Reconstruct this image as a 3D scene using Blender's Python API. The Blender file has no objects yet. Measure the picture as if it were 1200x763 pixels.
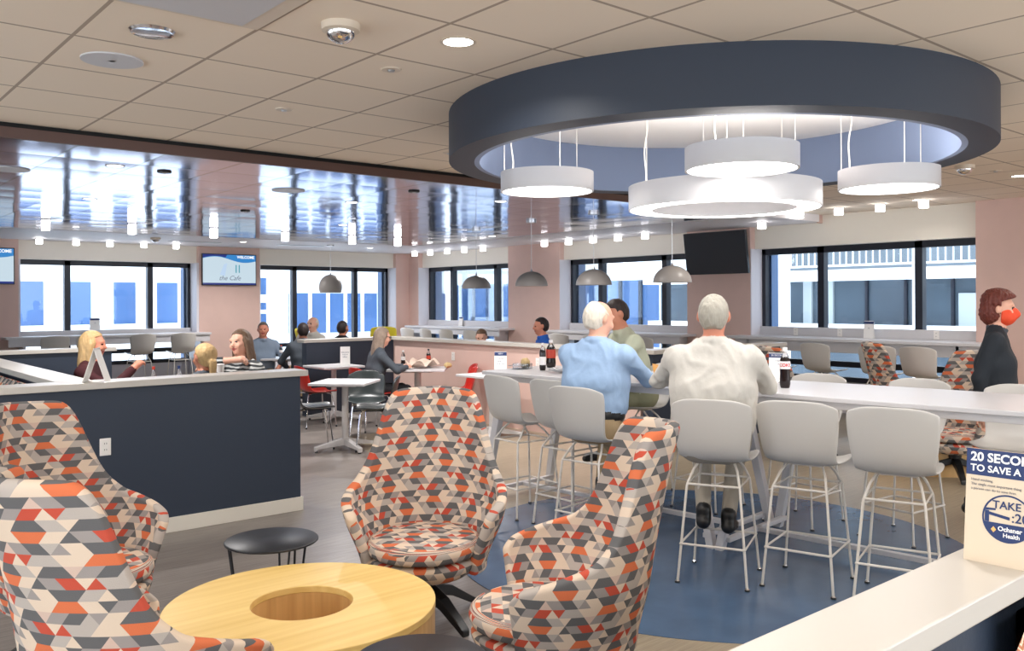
import bpy, bmesh, math, random
import numpy as np
from mathutils import Vector, Matrix, Euler
random.seed(7)
PI = math.pi
SC = bpy.context.scene
COL = SC.collection

# ------------------------------------------------------------------ helpers
def s2l(c):
    return tuple((v/12.92 if v <= .04045 else ((v+.055)/1.055)**2.4) for v in c)
def rgb(r, g, b):
    return s2l((r/255., g/255., b/255.))

def new_mat(name):
    m = bpy.data.materials.new(name); m.use_nodes = True
    nt = m.node_tree; b = nt.nodes['Principled BSDF']
    return m, nt, b
def mat(name, col, rough=.5, metal=0., spec=.5, bump=None, vary=None, trans=0., coat=0.):
    m, nt, b = new_mat(name)
    b.inputs['Base Color'].default_value = (*col, 1)
    b.inputs['Roughness'].default_value = rough
    b.inputs['Metallic'].default_value = metal
    b.inputs['Specular IOR Level'].default_value = spec
    b.inputs['Transmission Weight'].default_value = trans
    b.inputs['Coat Weight'].default_value = coat
    if bump or vary:
        tc = nt.nodes.new('ShaderNodeTexCoord')
        mp = nt.nodes.new('ShaderNodeMapping'); nt.links.new(tc.outputs['Object'], mp.inputs[0])
        n = nt.nodes.new('ShaderNodeTexNoise'); nt.links.new(mp.outputs[0], n.inputs['Vector'])
        sc, st = (bump or vary)[:2]
        n.inputs['Scale'].default_value = sc; n.inputs['Detail'].default_value = 4
        if bump and len(bump) > 2: mp.inputs['Scale'].default_value = bump[2]
        if bump:
            bp = nt.nodes.new('ShaderNodeBump'); bp.inputs['Strength'].default_value = st; bp.inputs['Distance'].default_value = .02
            nt.links.new(n.outputs[0], bp.inputs['Height']); nt.links.new(bp.outputs[0], b.inputs['Normal'])
        if vary:
            n2 = n
            if bump:
                n2 = nt.nodes.new('ShaderNodeTexNoise'); n2.inputs['Scale'].default_value = vary[0]
                nt.links.new(tc.outputs['Object'], n2.inputs['Vector']); n2.inputs['Detail'].default_value = 4
            mx = nt.nodes.new('ShaderNodeMix'); mx.data_type = 'RGBA'
            k = vary[1]
            mx.inputs[6].default_value = (*[v*(1-k) for v in col], 1); mx.inputs[7].default_value = (*[min(1, v*(1+k)) for v in col], 1)
            nt.links.new(n2.outputs[0], mx.inputs[0]); nt.links.new(mx.outputs[2], b.inputs['Base Color'])
    return m
def emit(name, col, strength, base=.8):
    m, nt, b = new_mat(name)
    b.inputs['Base Color'].default_value = (base, base, base, 1)
    b.inputs['Emission Color'].default_value = (*col, 1); b.inputs['Emission Strength'].default_value = strength
    return m
def math_node(nt, op, a, b=None, c=None):
    n = nt.nodes.new('ShaderNodeMath'); n.operation = op
    for i, v in enumerate((a, b, c)):
        if v is None: continue
        if isinstance(v, (int, float)): n.inputs[i].default_value = v
        else: nt.links.new(v, n.inputs[i])
    return n.outputs[0]

class MB:
    """collects shapes for one mesh object"""
    def __init__(s): s.v = []; s.f = []; s.m = []; s.uv = {}
    def add(s, vs, fs, m=0):
        o = len(s.v); s.v += [tuple(v) for v in vs]
        for f in fs: s.f.append(tuple(i+o for i in f)); s.m.append(m)
        return s
    def box(s, x0, x1, y0, y1, z0, z1, m=0):
        x0, x1 = min(x0, x1), max(x0, x1); y0, y1 = min(y0, y1), max(y0, y1); z0, z1 = min(z0, z1), max(z0, z1)
        v = [(x0,y0,z0),(x1,y0,z0),(x1,y1,z0),(x0,y1,z0),(x0,y0,z1),(x1,y0,z1),(x1,y1,z1),(x0,y1,z1)]
        return s.add(v, [(0,3,2,1),(4,5,6,7),(0,1,5,4),(1,2,6,5),(2,3,7,6),(3,0,4,7)], m)
    def cone(s, p0, p1, r0, r1, n=16, m=0, cap=True):
        p0, p1 = Vector(p0), Vector(p1); d = (p1-p0).normalized()
        a = d.orthogonal().normalized(); b = d.cross(a)
        vs = []
        for p, r in ((p0, r0), (p1, r1)):
            for i in range(n):
                t = 2*PI*i/n; vs.append(p + a*(r*math.cos(t)) + b*(r*math.sin(t)))
        fs = [(i, (i+1) % n, n+(i+1) % n, n+i) for i in range(n)]
        if cap: fs += [tuple(range(n))[::-1], tuple(range(n, 2*n))]
        return s.add(vs, fs, m)
    def tube(s, pts, r, n=8, m=0, closed=False):
        pts = [Vector(p) for p in pts]; N = len(pts); vs = []; prev = None
        for i, p in enumerate(pts):
            if closed: d = (pts[(i+1) % N]-pts[i-1]).normalized()
            else: d = (pts[min(i+1, N-1)]-pts[max(i-1, 0)]).normalized()
            if prev is None: a = d.orthogonal().normalized()
            else:
                a = prev - d*prev.dot(d); a = a.normalized() if a.length > 1e-6 else d.orthogonal().normalized()
            prev = a; b = d.cross(a)
            rr = r[i] if isinstance(r, (list, tuple)) else r
            for k in range(n):
                t = 2*PI*k/n; vs.append(p + a*(rr*math.cos(t)) + b*(rr*math.sin(t)))
        fs = []
        for i in range(N if closed else N-1):
            j = (i+1) % N
            for k in range(n): fs.append((i*n+k, i*n+(k+1) % n, j*n+(k+1) % n, j*n+k))
        if not closed: fs += [tuple(range(n))[::-1], tuple(range((N-1)*n, N*n))]
        return s.add(vs, fs, m)
    def lathe(s, prof, c=(0, 0, 0), n=32, m=0, sx=1., sy=1., close=False):
        """prof: list of (r, z); closed ring of profile if close"""
        vs = []; N = len(prof)
        for r, z in prof:
            for k in range(n):
                t = 2*PI*k/n; vs.append((c[0]+sx*r*math.cos(t), c[1]+sy*r*math.sin(t), c[2]+z))
        fs = []
        for i in range(N if close else N-1):
            j = (i+1) % N
            for k in range(n): fs.append((i*n+k, i*n+(k+1) % n, j*n+(k+1) % n, j*n+k))
        if not close:
            if prof[0][0] > 1e-5: fs.append(tuple(range(n))[::-1])
            if prof[-1][0] > 1e-5: fs.append(tuple(range((N-1)*n, N*n)))
        return s.add(vs, fs, m)
    def prism(s, poly, z0, z1, m=0):
        n = len(poly)
        vs = [(x, y, z0) for x, y in poly]+[(x, y, z1) for x, y in poly]
        fs = [tuple(range(n))[::-1], tuple(range(n, 2*n))]+[(i, (i+1) % n, n+(i+1) % n, n+i) for i in range(n)]
        return s.add(vs, fs, m)
    def xform(s, M):
        s.v = [tuple(M @ Vector(v)) for v in s.v]; return s
    def mesh(s, name):
        me = bpy.data.meshes.new(name); me.from_pydata(s.v, [], s.f); return me

def link(o, parent=None):
    COL.objects.link(o)
    if parent is not None: o.parent = parent
    return o
def build(mb, name, ms, parent=None, smooth=False, bevel=0., loc=(0, 0, 0), rotz=0., label=None, auto=True):
    me = mb.mesh(name)
    bm = bmesh.new(); bm.from_mesh(me)
    bmesh.ops.remove_doubles(bm, verts=bm.verts, dist=1e-6)
    bmesh.ops.recalc_face_normals(bm, faces=bm.faces)
    bm.to_mesh(me); bm.free()
    if not isinstance(ms, (list, tuple)): ms = [ms]
    for m in ms: me.materials.append(m)
    if len(ms) > 1 and len(me.polygons) == len(mb.m):
        me.polygons.foreach_set('material_index', mb.m)
    if smooth:
        me.polygons.foreach_set('use_smooth', [True]*len(me.polygons))
        if auto:
            try: me.set_sharp_from_angle(angle=math.radians(40))
            except Exception: pass
    me.update()
    o = bpy.data.objects.new(name, me); o.location = loc; o.rotation_euler = (0, 0, rotz)
    if bevel:
        b = o.modifiers.new('bevel', 'BEVEL'); b.width = bevel; b.segments = 2; b.limit_method = 'ANGLE'
    if label: o['label'] = label
    return link(o, parent)
def tag(o, label, cat, group=None, kind=None):
    o['label'] = label; o['category'] = cat
    if group: o['group'] = group
    if kind: o['kind'] = kind
    return o
def struct(o):
    o['kind'] = 'structure'; return o
def thing(name, label, cat, loc=(0, 0, 0), rotz=0., group=None):
    o = bpy.data.objects.new(name, None); o.empty_display_size = .1
    o.location = loc; o.rotation_euler = (0, 0, rotz)
    link(o); return tag(o, label, cat, group)
def dup(root, loc=None, rotz=None, label=None, group=None, scale=None):
    r = root.copy(); COL.objects.link(r)
    if loc is not None: r.location = loc
    if rotz is not None: r.rotation_euler = (0, 0, rotz)
    if scale is not None: r.scale = scale
    if label: r['label'] = label
    if group: r['group'] = group
    for ch in list(root.children):
        c = ch.copy(); COL.objects.link(c); c.parent = r
        for g in list(ch.children):
            d = g.copy(); COL.objects.link(d); d.parent = c
    return r
class Kind:
    """first placing moves the prototype itself, later ones copy it"""
    def __init__(s, maker): s.maker = maker; s.proto = None
    def put(s, loc, rotz, label, group=None, scale=None):
        if s.proto is None:
            s.proto = s.maker(); r = s.proto
            r.location = loc; r.rotation_euler = (0, 0, rotz); r['label'] = label
            if group: r['group'] = group
            if scale: r.scale = scale
            return r
        return dup(s.proto, loc, rotz, label, group, scale)
def text(body, size, name, m, parent, M, extrude=.0006, align='LEFT', label=None, font_shear=0., bold=0., wrap=None):
    cu = bpy.data.curves.new(name, 'FONT'); cu.body = body; cu.size = size; cu.extrude = extrude
    cu.align_x = align; cu.align_y = 'CENTER'; cu.shear = font_shear; cu.offset = bold
    cu.materials.append(m)
    cu.resolution_u = 3
    f = bpy.data.objects.new(name, cu); COL.objects.link(f)
    PENDING.append((f, name, m, parent, M, label, wrap))
PENDING = []
def finish_text():
    """turns all lettering into mesh parts of its sign"""
    dg = bpy.context.evaluated_depsgraph_get(); done = []
    for f, name, m, parent, M, label, wrap in PENDING: done.append(bpy.data.meshes.new_from_object(f.evaluated_get(dg)))
    for (f, name, m, parent, M, label, wrap), me in zip(PENDING, done):
        bpy.data.objects.remove(f); me.name = name
        if not me.materials: me.materials.append(m)
        o = bpy.data.objects.new(name, me); o.matrix_local = M
        if wrap: wrap(me)
        if label: o['label'] = label
        link(o, parent)

ORD = ['first', 'second', 'third', 'fourth', 'fifth', 'sixth', 'seventh', 'eighth', 'ninth', 'tenth']

# ------------------------------------------------------------------ materials
M = {}
M['white'] = mat('white laminate', rgb(210, 208, 211), .3)
M['cap'] = mat('white solid surface', rgb(196, 190, 182), .3)
M['navy'] = mat('navy paint', rgb(44, 54, 70), .5, bump=(60, .05))
M['pink'] = mat('pink wall covering', rgb(220, 188, 177), .65, bump=(40, .05), vary=(5, .05))
M['header'] = mat('cream wall paint', rgb(238, 232, 220), .6)
M['revealw'] = mat('white wall paint', rgb(226, 222, 228), .5)
M['base'] = mat('off white baseboard', rgb(226, 220, 208), .4)
M['frame'] = mat('dark navy window frame', rgb(26, 30, 42), .35)
M['chrome'] = mat('chrome', (.75, .75, .77), .12, 1.)
M['steel'] = mat('brushed steel', (.55, .55, .56), .3, 1.)
M['black'] = mat('black plastic', rgb(24, 25, 28), .35)
M['blackmetal'] = mat('black powder coat', rgb(24, 28, 36), .4)
M['stool'] = mat('warm white shell plastic', rgb(204, 200, 195), .3)
M['wire'] = mat('white powder coated wire', rgb(228, 222, 214), .3)
M['redp'] = mat('red shell plastic', rgb(190, 40, 30), .3)
M['darkp'] = mat('black green shell plastic', rgb(40, 47, 48), .3)
M['yellow'] = mat('yellow upholstery', rgb(222, 205, 50), .7, bump=(200, .1))
M['grayplastic'] = mat('pale grey plastic', rgb(196, 196, 200), .4)
M['beigeplastic'] = mat('ceiling colour plastic', rgb(212, 198, 180), .4)
M['ringdark'] = mat('dark blue grey paint', rgb(42, 51, 66), .55)
M['ringblue'] = mat('mid blue grey paint', rgb(128, 142, 170), .55)
M['recess'] = mat('bright white recess paint', rgb(244, 242, 240), .6)
M['pendant'] = mat('white pendant housing', rgb(206, 203, 203), .4)
M['domeout'] = mat('grey pendant shade', rgb(158, 152, 148), .4)
M['domein'] = mat('white shade lining', rgb(245, 245, 245), .5)
M['glow'] = emit('pendant diffuser', (1., .97, .94), 7.)
M['glowup'] = emit('pendant uplight', (1., .95, .9), 9.)
M['cube'] = emit('frosted lamp glass', (1., .97, .98), 9.)
M['down'] = emit('downlight lens', (1., .95, .88), 9.)
M['bulb'] = emit('pendant bulb', (1., .96, .9), 3.)
M['fascia'] = mat('brown bulkhead', rgb(92, 68, 62), .5)
M['gap'] = mat('shadow gap black', rgb(14, 16, 18), .8)
M['border'] = mat('white ceiling border', rgb(234, 230, 232), .5)
M['paper'] = mat('white paper', rgb(240, 238, 236), .7)
M['signblue'] = mat('sign navy', rgb(28, 48, 96), .6)
M['inkdark'] = mat('printed grey ink', rgb(110, 110, 118), .7)
M['cardcream'] = mat('cream sign card', rgb(212, 194, 170), .5)
M['tan'] = mat('tan wrapped bread', rgb(206, 178, 128), .7, bump=(60, .4), vary=(30, .15))
M['orange'] = mat('orange paper', rgb(232, 176, 104), .6)
M['cola'] = mat('dark cola', rgb(26, 12, 12), .12)
M['clear'] = mat('clear plastic', (.9, .92, .95), .05, trans=.95)
M['redlabel'] = mat('red label', rgb(186, 60, 40), .4)
M['whitelabel'] = mat('white label', rgb(240, 236, 236), .4)
M['redink'] = mat('red ink', rgb(206, 26, 36), .4)
M['cupbrown'] = mat('brown printed cup', rgb(168, 84, 58), .5, vary=(30, .25))
M['foil'] = mat('crumpled clear wrap', (.85, .86, .88), .15, .3, bump=(50, .8))
M['food'] = mat('pale food', rgb(226, 208, 160), .7, vary=(50, .25))
M['wrap'] = mat('parchment food paper', rgb(222, 200, 184), .7, bump=(25, .4))
M['tvblack'] = mat('switched off screen', rgb(48, 52, 58), .25)
M['outlet'] = mat('white outlet plastic', rgb(240, 236, 232), .35)

def glass_material():
    m = bpy.data.materials.new('window glass'); m.use_nodes = True; nt = m.node_tree
    for n in list(nt.nodes): nt.nodes.remove(n)
    out = nt.nodes.new('ShaderNodeOutputMaterial'); tr = nt.nodes.new('ShaderNodeBsdfTransparent'); gl = nt.nodes.new('ShaderNodeBsdfGlossy')
    tr.inputs[0].default_value = (.9, .95, 1., 1); gl.inputs['Roughness'].default_value = .02
    mx = nt.nodes.new('ShaderNodeMixShader'); fr = nt.nodes.new('ShaderNodeFresnel'); fr.inputs[0].default_value = 1.45
    sc = math_node(nt, 'MULTIPLY', fr.outputs[0], .6)
    nt.links.new(sc, mx.inputs[0]); nt.links.new(tr.outputs[0], mx.inputs[1]); nt.links.new(gl.outputs[0], mx.inputs[2])
    nt.links.new(mx.outputs[0], out.inputs[0])
    return m
M['glass'] = glass_material()

def tile_material(name, col, line, step, x0, y0, lw, rough, metal, bumpy=0., vary=.03, stepy=None):
    m, nt, b = new_mat(name)
    tc = nt.nodes.new('ShaderNodeTexCoord'); sp = nt.nodes.new('ShaderNodeSeparateXYZ'); nt.links.new(tc.outputs['Object'], sp.inputs[0])
    stepy = stepy or step
    u = math_node(nt, 'DIVIDE', math_node(nt, 'SUBTRACT', sp.outputs[0], x0), step)
    v = math_node(nt, 'DIVIDE', math_node(nt, 'SUBTRACT', sp.outputs[1], y0), stepy)
    fu, fv = math_node(nt, 'FRACT', u), math_node(nt, 'FRACT', v)
    du = math_node(nt, 'MULTIPLY', math_node(nt, 'MINIMUM', fu, math_node(nt, 'SUBTRACT', 1., fu)), step)
    dv = math_node(nt, 'MULTIPLY', math_node(nt, 'MINIMUM', fv, math_node(nt, 'SUBTRACT', 1., fv)), stepy)
    d = math_node(nt, 'MINIMUM', du, dv)
    isl = math_node(nt, 'LESS_THAN', d, lw)
    cu, cv = math_node(nt, 'FLOOR', u), math_node(nt, 'FLOOR', v)
    cb = nt.nodes.new('ShaderNodeCombineXYZ'); nt.links.new(cu, cb.inputs[0]); nt.links.new(cv, cb.inputs[1])
    wn = nt.nodes.new('ShaderNodeTexWhiteNoise'); nt.links.new(cb.outputs[0], wn.inputs['Vector'])
    hs = nt.nodes.new('ShaderNodeMix'); hs.data_type = 'RGBA'
    hs.inputs[6].default_value = (*[c*(1-vary) for c in col], 1); hs.inputs[7].default_value = (*[min(1, c*(1+vary)) for c in col], 1)
    nt.links.new(wn.outputs['Value'], hs.inputs[0])
    mx = nt.nodes.new('ShaderNodeMix'); mx.data_type = 'RGBA'; nt.links.new(isl, mx.inputs[0])
    nt.links.new(hs.outputs[2], mx.inputs[6]); mx.inputs[7].default_value = (*line, 1)
    nt.links.new(mx.outputs[2], b.inputs['Base Color'])
    b.inputs['Roughness'].default_value = rough; b.inputs['Metallic'].default_value = metal
    if bumpy:
        # every metal tile hangs at a slightly different tilt and is a little bowed
        vm = nt.nodes.new('ShaderNodeVectorMath'); vm.operation = 'SUBTRACT'; nt.links.new(wn.outputs['Color'], vm.inputs[0]); vm.inputs[1].default_value = (.5, .5, .5)
        sc = nt.nodes.new('ShaderNodeVectorMath'); sc.operation = 'SCALE'; nt.links.new(vm.outputs[0], sc.inputs[0]); sc.inputs['Scale'].default_value = bumpy
        bow = nt.nodes.new('ShaderNodeCombineXYZ')
        nt.links.new(math_node(nt, 'MULTIPLY', math_node(nt, 'SUBTRACT', fu, .5), bumpy*1.2), bow.inputs[0])
        nt.links.new(math_node(nt, 'MULTIPLY', math_node(nt, 'SUBTRACT', fv, .5), bumpy*1.2), bow.inputs[1])
        ge = nt.nodes.new('ShaderNodeNewGeometry')
        a1 = nt.nodes.new('ShaderNodeVectorMath'); nt.links.new(ge.outputs['Normal'], a1.inputs[0]); nt.links.new(sc.outputs[0], a1.inputs[1])
        a2 = nt.nodes.new('ShaderNodeVectorMath'); nt.links.new(a1.outputs[0], a2.inputs[0]); nt.links.new(bow.outputs[0], a2.inputs[1])
        nn = nt.nodes.new('ShaderNodeVectorMath'); nn.operation = 'NORMALIZE'; nt.links.new(a2.outputs[0], nn.inputs[0])
        nt.links.new(nn.outputs[0], b.inputs['Normal'])
    return m
M['ceil'] = tile_material('beige ceiling tile', rgb(236, 222, 204), rgb(172, 156, 140), .61, 1.044, 4.299, .009, .85, 0., vary=.02)
M['shiny'] = tile_material('polished metal ceiling tile', rgb(146, 148, 178), rgb(60, 62, 74), .61, 1.044, 6.70, .011, .11, 1., bumpy=.015, vary=.05, stepy=.61)

def floor_material(name, c0, c1, ang, rough):
    m, nt, b = new_mat(name)
    tc = nt.nodes.new('ShaderNodeTexCoord'); mp = nt.nodes.new('ShaderNodeMapping')
    mp.inputs['Rotation'].default_value = (0, 0, ang); mp.inputs['Scale'].default_value = (3., 130., 1.)
    nt.links.new(tc.outputs['Object'], mp.inputs[0])
    n = nt.nodes.new('ShaderNodeTexNoise'); n.inputs['Scale'].default_value = 1.; n.inputs['Detail'].default_value = 5; n.inputs['Roughness'].default_value = .65
    nt.links.new(mp.outputs[0], n.inputs['Vector'])
    n2 = nt.nodes.new('ShaderNodeTexNoise'); n2.inputs['Scale'].default_value = 1.3; n2.inputs['Detail'].default_value = 3
    nt.links.new(tc.outputs['Object'], n2.inputs['Vector'])
    f = math_node(nt, 'ADD', math_node(nt, 'MULTIPLY', n.outputs[0], .8), math_node(nt, 'MULTIPLY', n2.outputs[0], .25))
    cr = nt.nodes.new('ShaderNodeValToRGB'); cr.color_ramp.elements[0].position = .32; cr.color_ramp.elements[1].position = .75
    cr.color_ramp.elements[0].color = (*c0, 1); cr.color_ramp.elements[1].color = (*c1, 1)
    nt.links.new(f, cr.inputs[0]); nt.links.new(cr.outputs[0], b.inputs['Base Color'])
    b.inputs['Roughness'].default_value = rough
    return m
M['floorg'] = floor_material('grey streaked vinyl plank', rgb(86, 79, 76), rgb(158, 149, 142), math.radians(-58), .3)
M['floort'] = floor_material('warm lit streaked vinyl plank', rgb(116, 104, 87), rgb(176, 162, 140), math.radians(62), .3)  # tan tone is warm light painted onto the same vinyl floor
M['blue'] = mat('blue marbled vinyl', rgb(70, 93, 122), .25, vary=(3.5, .35))

def wood_material(name, c0, c1, scale=(1.2, 30, 30)):
    m, nt, b = new_mat(name)
    tc = nt.nodes.new('ShaderNodeTexCoord'); mp = nt.nodes.new('ShaderNodeMapping'); mp.inputs['Scale'].default_value = scale
    nt.links.new(tc.outputs['Object'], mp.inputs[0])
    n = nt.nodes.new('ShaderNodeTexNoise'); n.inputs['Scale'].default_value = 1.; n.inputs['Detail'].default_value = 4; nt.links.new(mp.outputs[0], n.inputs['Vector'])
    cr = nt.nodes.new('ShaderNodeValToRGB'); cr.color_ramp.elements[0].position = .3; cr.color_ramp.elements[1].position = .7
    cr.color_ramp.elements[0].color = (*c0, 1); cr.color_ramp.elements[1].color = (*c1, 1)
    nt.links.new(n.outputs[0], cr.inputs[0]); nt.links.new(cr.outputs[0], b.inputs['Base Color']); b.inputs['Roughness'].default_value = .4
    return m
M['woodtop'] = wood_material('blond maple top', rgb(224, 188, 112), rgb(238, 206, 134))
M['woodside'] = wood_material('blond maple edge grain', rgb(196, 152, 96), rgb(220, 178, 118), (25, 25, 1.0))

def pattern_material(name, rowh=.033, wid=.047):
    """woven fabric of small triangles grouped in rows"""
    m, nt, b = new_mat(name)
    uv = nt.nodes.new('ShaderNodeUVMap'); uv.uv_map = 'UVMap'
    sp = nt.nodes.new('ShaderNodeSeparateXYZ'); nt.links.new(uv.outputs[0], sp.inputs[0])
    v = math_node(nt, 'DIVIDE', sp.outputs[1], rowh); row = math_node(nt, 'FLOOR', v); fy = math_node(nt, 'FRACT', v)
    par = math_node(nt, 'FLOORED_MODULO', row, 2.)
    fyf = math_node(nt, 'ABSOLUTE', math_node(nt, 'SUBTRACT', fy, par))      # flip the slant on odd rows
    x = math_node(nt, 'DIVIDE', sp.outputs[0], wid)
    q = math_node(nt, 'SUBTRACT', x, math_node(nt, 'MULTIPLY', fyf, .5)); qi = math_node(nt, 'FLOOR', q); qf = math_node(nt, 'FRACT', q)
    tri = math_node(nt, 'GREATER_THAN', math_node(nt, 'ADD', qf, fyf), 1.)
    k = math_node(nt, 'ADD', math_node(nt, 'MULTIPLY', qi, 2.), tri)
    off = math_node(nt, 'MULTIPLY', math_node(nt, 'FLOOR', math_node(nt, 'MULTIPLY', row, .5)), 7.)
    idx = math_node(nt, 'FLOORED_MODULO', math_node(nt, 'ADD', k, off), 18.)
    fac = math_node(nt, 'DIVIDE', math_node(nt, 'ADD', idx, .5), 18.)
    cream, lg, mg, dg = rgb(214, 194, 174), rgb(178, 168, 160), rgb(152, 144, 140), rgb(98, 97, 98)
    org, red, pk = rgb(208, 112, 74), rgb(188, 80, 62), rgb(202, 176, 162)
    def ramp(stops):
        cr = nt.nodes.new('ShaderNodeValToRGB'); r = cr.color_ramp; r.interpolation = 'CONSTANT'
        pos = 0
        for i, (n_, c) in enumerate(stops):
            p = pos/18.
            e = r.elements[0] if i == 0 else (r.elements[1] if i == 1 else r.elements.new(p))
            e.position = p; e.color = (*c, 1); pos += n_
        nt.links.new(fac, cr.inputs[0]); return cr.outputs[0]
    A = ramp([(3, org), (2, cream), (1, dg), (2, mg), (2, red), (1, cream), (1, red), (3, lg), (3, cream)])
    B = ramp([(3, dg), (2, lg), (1, cream), (3, dg), (1, pk), (2, mg), (2, dg), (1, lg), (1, mg), (2, cream)])
    mx = nt.nodes.new('ShaderNodeMix'); mx.data_type = 'RGBA'; nt.links.new(par, mx.inputs[0]); nt.links.new(A, mx.inputs[6]); nt.links.new(B, mx.inputs[7])
    nt.links.new(mx.outputs[2], b.inputs['Base Color']); b.inputs['Roughness'].default_value = .8; b.inputs['Specular IOR Level'].default_value = .2
    wv = nt.nodes.new('ShaderNodeTexNoise'); wv.inputs['Scale'].default_value = 350; nt.links.new(uv.outputs[0], wv.inputs['Vector'])
    bp = nt.nodes.new('ShaderNodeBump'); bp.inputs['Strength'].default_value = .25; bp.inputs['Distance'].default_value = .003
    nt.links.new(wv.outputs[0], bp.inputs['Height']); nt.links.new(bp.outputs[0], b.inputs['Normal'])
    return m
M['pattern'] = pattern_material('triangle patterned upholstery')
# ------------------------------------------------------------------ the setting
EYE = 1.62; CE = 2.834; LOW = 2.735
RC = (4.72, 3.57)                      # centre of the round soffit
XB, YB = -3.4, -3.4
def S(mb, name, m, **k): return struct(build(mb, name, m, **k))

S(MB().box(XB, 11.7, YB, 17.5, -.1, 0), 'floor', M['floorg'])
S(MB().prism([(2.75, YB), (11.6, YB), (11.6, 9.3), (5.2, 9.3), (4.0, 5.0), (2.75, 2.4)], 0, .002), 'floor_vinyl', M['floort'])  # same floor again, with the warm light in its colour
S(MB().prism([(RC[0]+1.68*math.cos(t*PI/48), RC[1]+1.68*math.sin(t*PI/48)) for t in range(96)], .002, .004), 'floor_inlay', M['blue'])

# tiled ceiling with a round hole under the recess
bm = bmesh.new()
oc = [bm.verts.new((x, y, CE)) for x, y in ((XB, YB), (11.7, YB), (11.7, 6.66), (XB, 6.66))]
ed = [bm.edges.new((oc[i], oc[(i+1) % 4])) for i in range(4)]
ic = [bm.verts.new((RC[0]+1.55*math.cos(t*PI/48), RC[1]+1.55*math.sin(t*PI/48), CE)) for t in range(96)]
ed += [bm.edges.new((ic[i], ic[(i+1) % 96])) for i in range(96)]
bmesh.ops.triangle_fill(bm, edges=ed, use_beauty=True)
r = bmesh.ops.extrude_face_region(bm, geom=bm.faces[:])
bmesh.ops.translate(bm, verts=[v for v in r['geom'] if isinstance(v, bmesh.types.BMVert)], vec=(0, 0, .02))
bmesh.ops.recalc_face_normals(bm, faces=bm.faces)
me = bpy.data.meshes.new('ceiling'); bm.to_mesh(me); bm.free(); me.materials.append(M['ceil'])
struct(link(bpy.data.objects.new('ceiling', me)))
S(MB().box(XB, 9.8, 6.66, 14.6, LOW, LOW+.02), 'ceiling_metal', M['shiny'])
S(MB().box(XB, 11.7, 14.6, 17.5, LOW-.005, LOW+.02).box(9.8, 11.7, 6.66, 14.6, LOW-.005, LOW+.02), 'ceiling_border', M['border'])
S(MB().box(XB, 9.2, 6.63, 6.66, LOW-.006, CE-.032).box(9.2, 11.35, 6.63, 6.66, LOW-.006, CE-.001, 1), 'trim_1', [M['fascia'], M['border']])
S(MB().box(XB, 9.2, 6.645, 6.66, CE-.032, CE-.001), 'trim_2', M['gap'])

# window walls: pink piers stand forward of the glass line
XP, XW, YP, YW = 11.35, 11.7, 17.1, 17.5
wl = [(3.35, 6.38, (4.13, 5.60)), (7.91, 11.04, (8.63, 10.13))]                     # windows of the far left wall, x ranges and mullions
wr = [(13.9, 16.8, (15.82, 14.26)), (8.98, 12.19, (11.21, 9.70)), (4.5, 7.62, (6.78, 5.36))]  # windows of the right wall, y ranges
TOPZ, BOTZ = 2.40, .45
S(MB().box(XB, 3.27, YP, YW+.15, 0, LOW).box(6.42, 7.68, YP, YW+.15, 0, LOW).box(11.0, XW+.15, YP, YW+.15, 0, LOW)
  .box(3.27, 6.42, YW-.02, YW+.15, 0, BOTZ, 1).box(7.68, 11.0, YW-.02, YW+.15, 0, BOTZ, 1)
  .box(3.27, 6.42, YP+.12, YW+.15, TOPZ, LOW, 2).box(7.68, 11.0, YP+.12, YW+.15, TOPZ, LOW, 2), 'wall_left', [M['pink'], M['revealw'], M['header']])
S(MB().box(XP, XW+.15, 16.72, YW+.15, 0, LOW).box(XP, XW+.15, 12.0, 13.5, 0, LOW).box(XP, XW+.15, 7.78, 8.98, 0, LOW).box(XP, XW+.15, 6.65, 6.67, LOW-.02, CE)
  .box(XP, XW+.15, YB, 4.52, 0, CE)
  .box(XW-.02, XW+.15, 13.5, 16.72, 0, BOTZ, 1).box(XW-.02, XW+.15, 8.98, 12.0, 0, BOTZ, 1).box(XW-.02, XW+.15, 4.52, 7.78, 0, BOTZ, 1)
  .box(XP+.12, XW+.15, 13.5, 16.72, TOPZ, LOW, 2).box(XP+.12, XW+.15, 8.98, 12.0, TOPZ, LOW, 2).box(XP+.12, XW+.15, 4.52, 7.78, TOPZ, CE, 2), 'wall_right', [M['pink'], M['revealw'], M['header']])
# white returns beside the glass
S(MB().box(6.375, 6.42, YP+.004, YW, BOTZ, TOPZ).box(10.985, 11.0, YP+.004, YW, BOTZ, TOPZ).box(3.27, 3.3, YP+.004, YW, BOTZ, TOPZ).box(7.68, 7.70, YP+.004, YW, BOTZ, TOPZ), 'trim_3', M['revealw'])
S(MB().box(XP+.004, XW, 7.765, 7.78, BOTZ, TOPZ).box(XP+.004, XW, 11.985, 12.0, BOTZ, TOPZ).box(XP+.004, XW, 16.70, 16.72, BOTZ, TOPZ), 'trim_4', M['revealw'])
S(MB().box(XB-.15, 11.85, YB-.15, YB, 0, .5).box(XB-.15, 11.85, YB-.15, YB, 2.5, CE).box(XB-.15, XB+.5, YB-.15, YB, .5, 2.5).box(3.6, 4.4, YB-.15, YB, .5, 2.5).box(11., 11.85, YB-.15, YB, .5, 2.5), 'wall_near', M['header'])  # openings added out of view so daylight reaches the tiled ceiling
S(MB().box(XB-.15, XB, YB, YW, 0, .5).box(XB-.15, XB, YB, YW, 2.5, CE).box(XB-.15, XB, YB, YB+.6, .5, 2.5).box(XB-.15, XB, 3.2, 4.2, .5, 2.5).box(XB-.15, XB, 10.2, YW, .5, 2.5), 'wall_rear', M['header'])  # its unseen openings are likewise added to let sky light in

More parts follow.
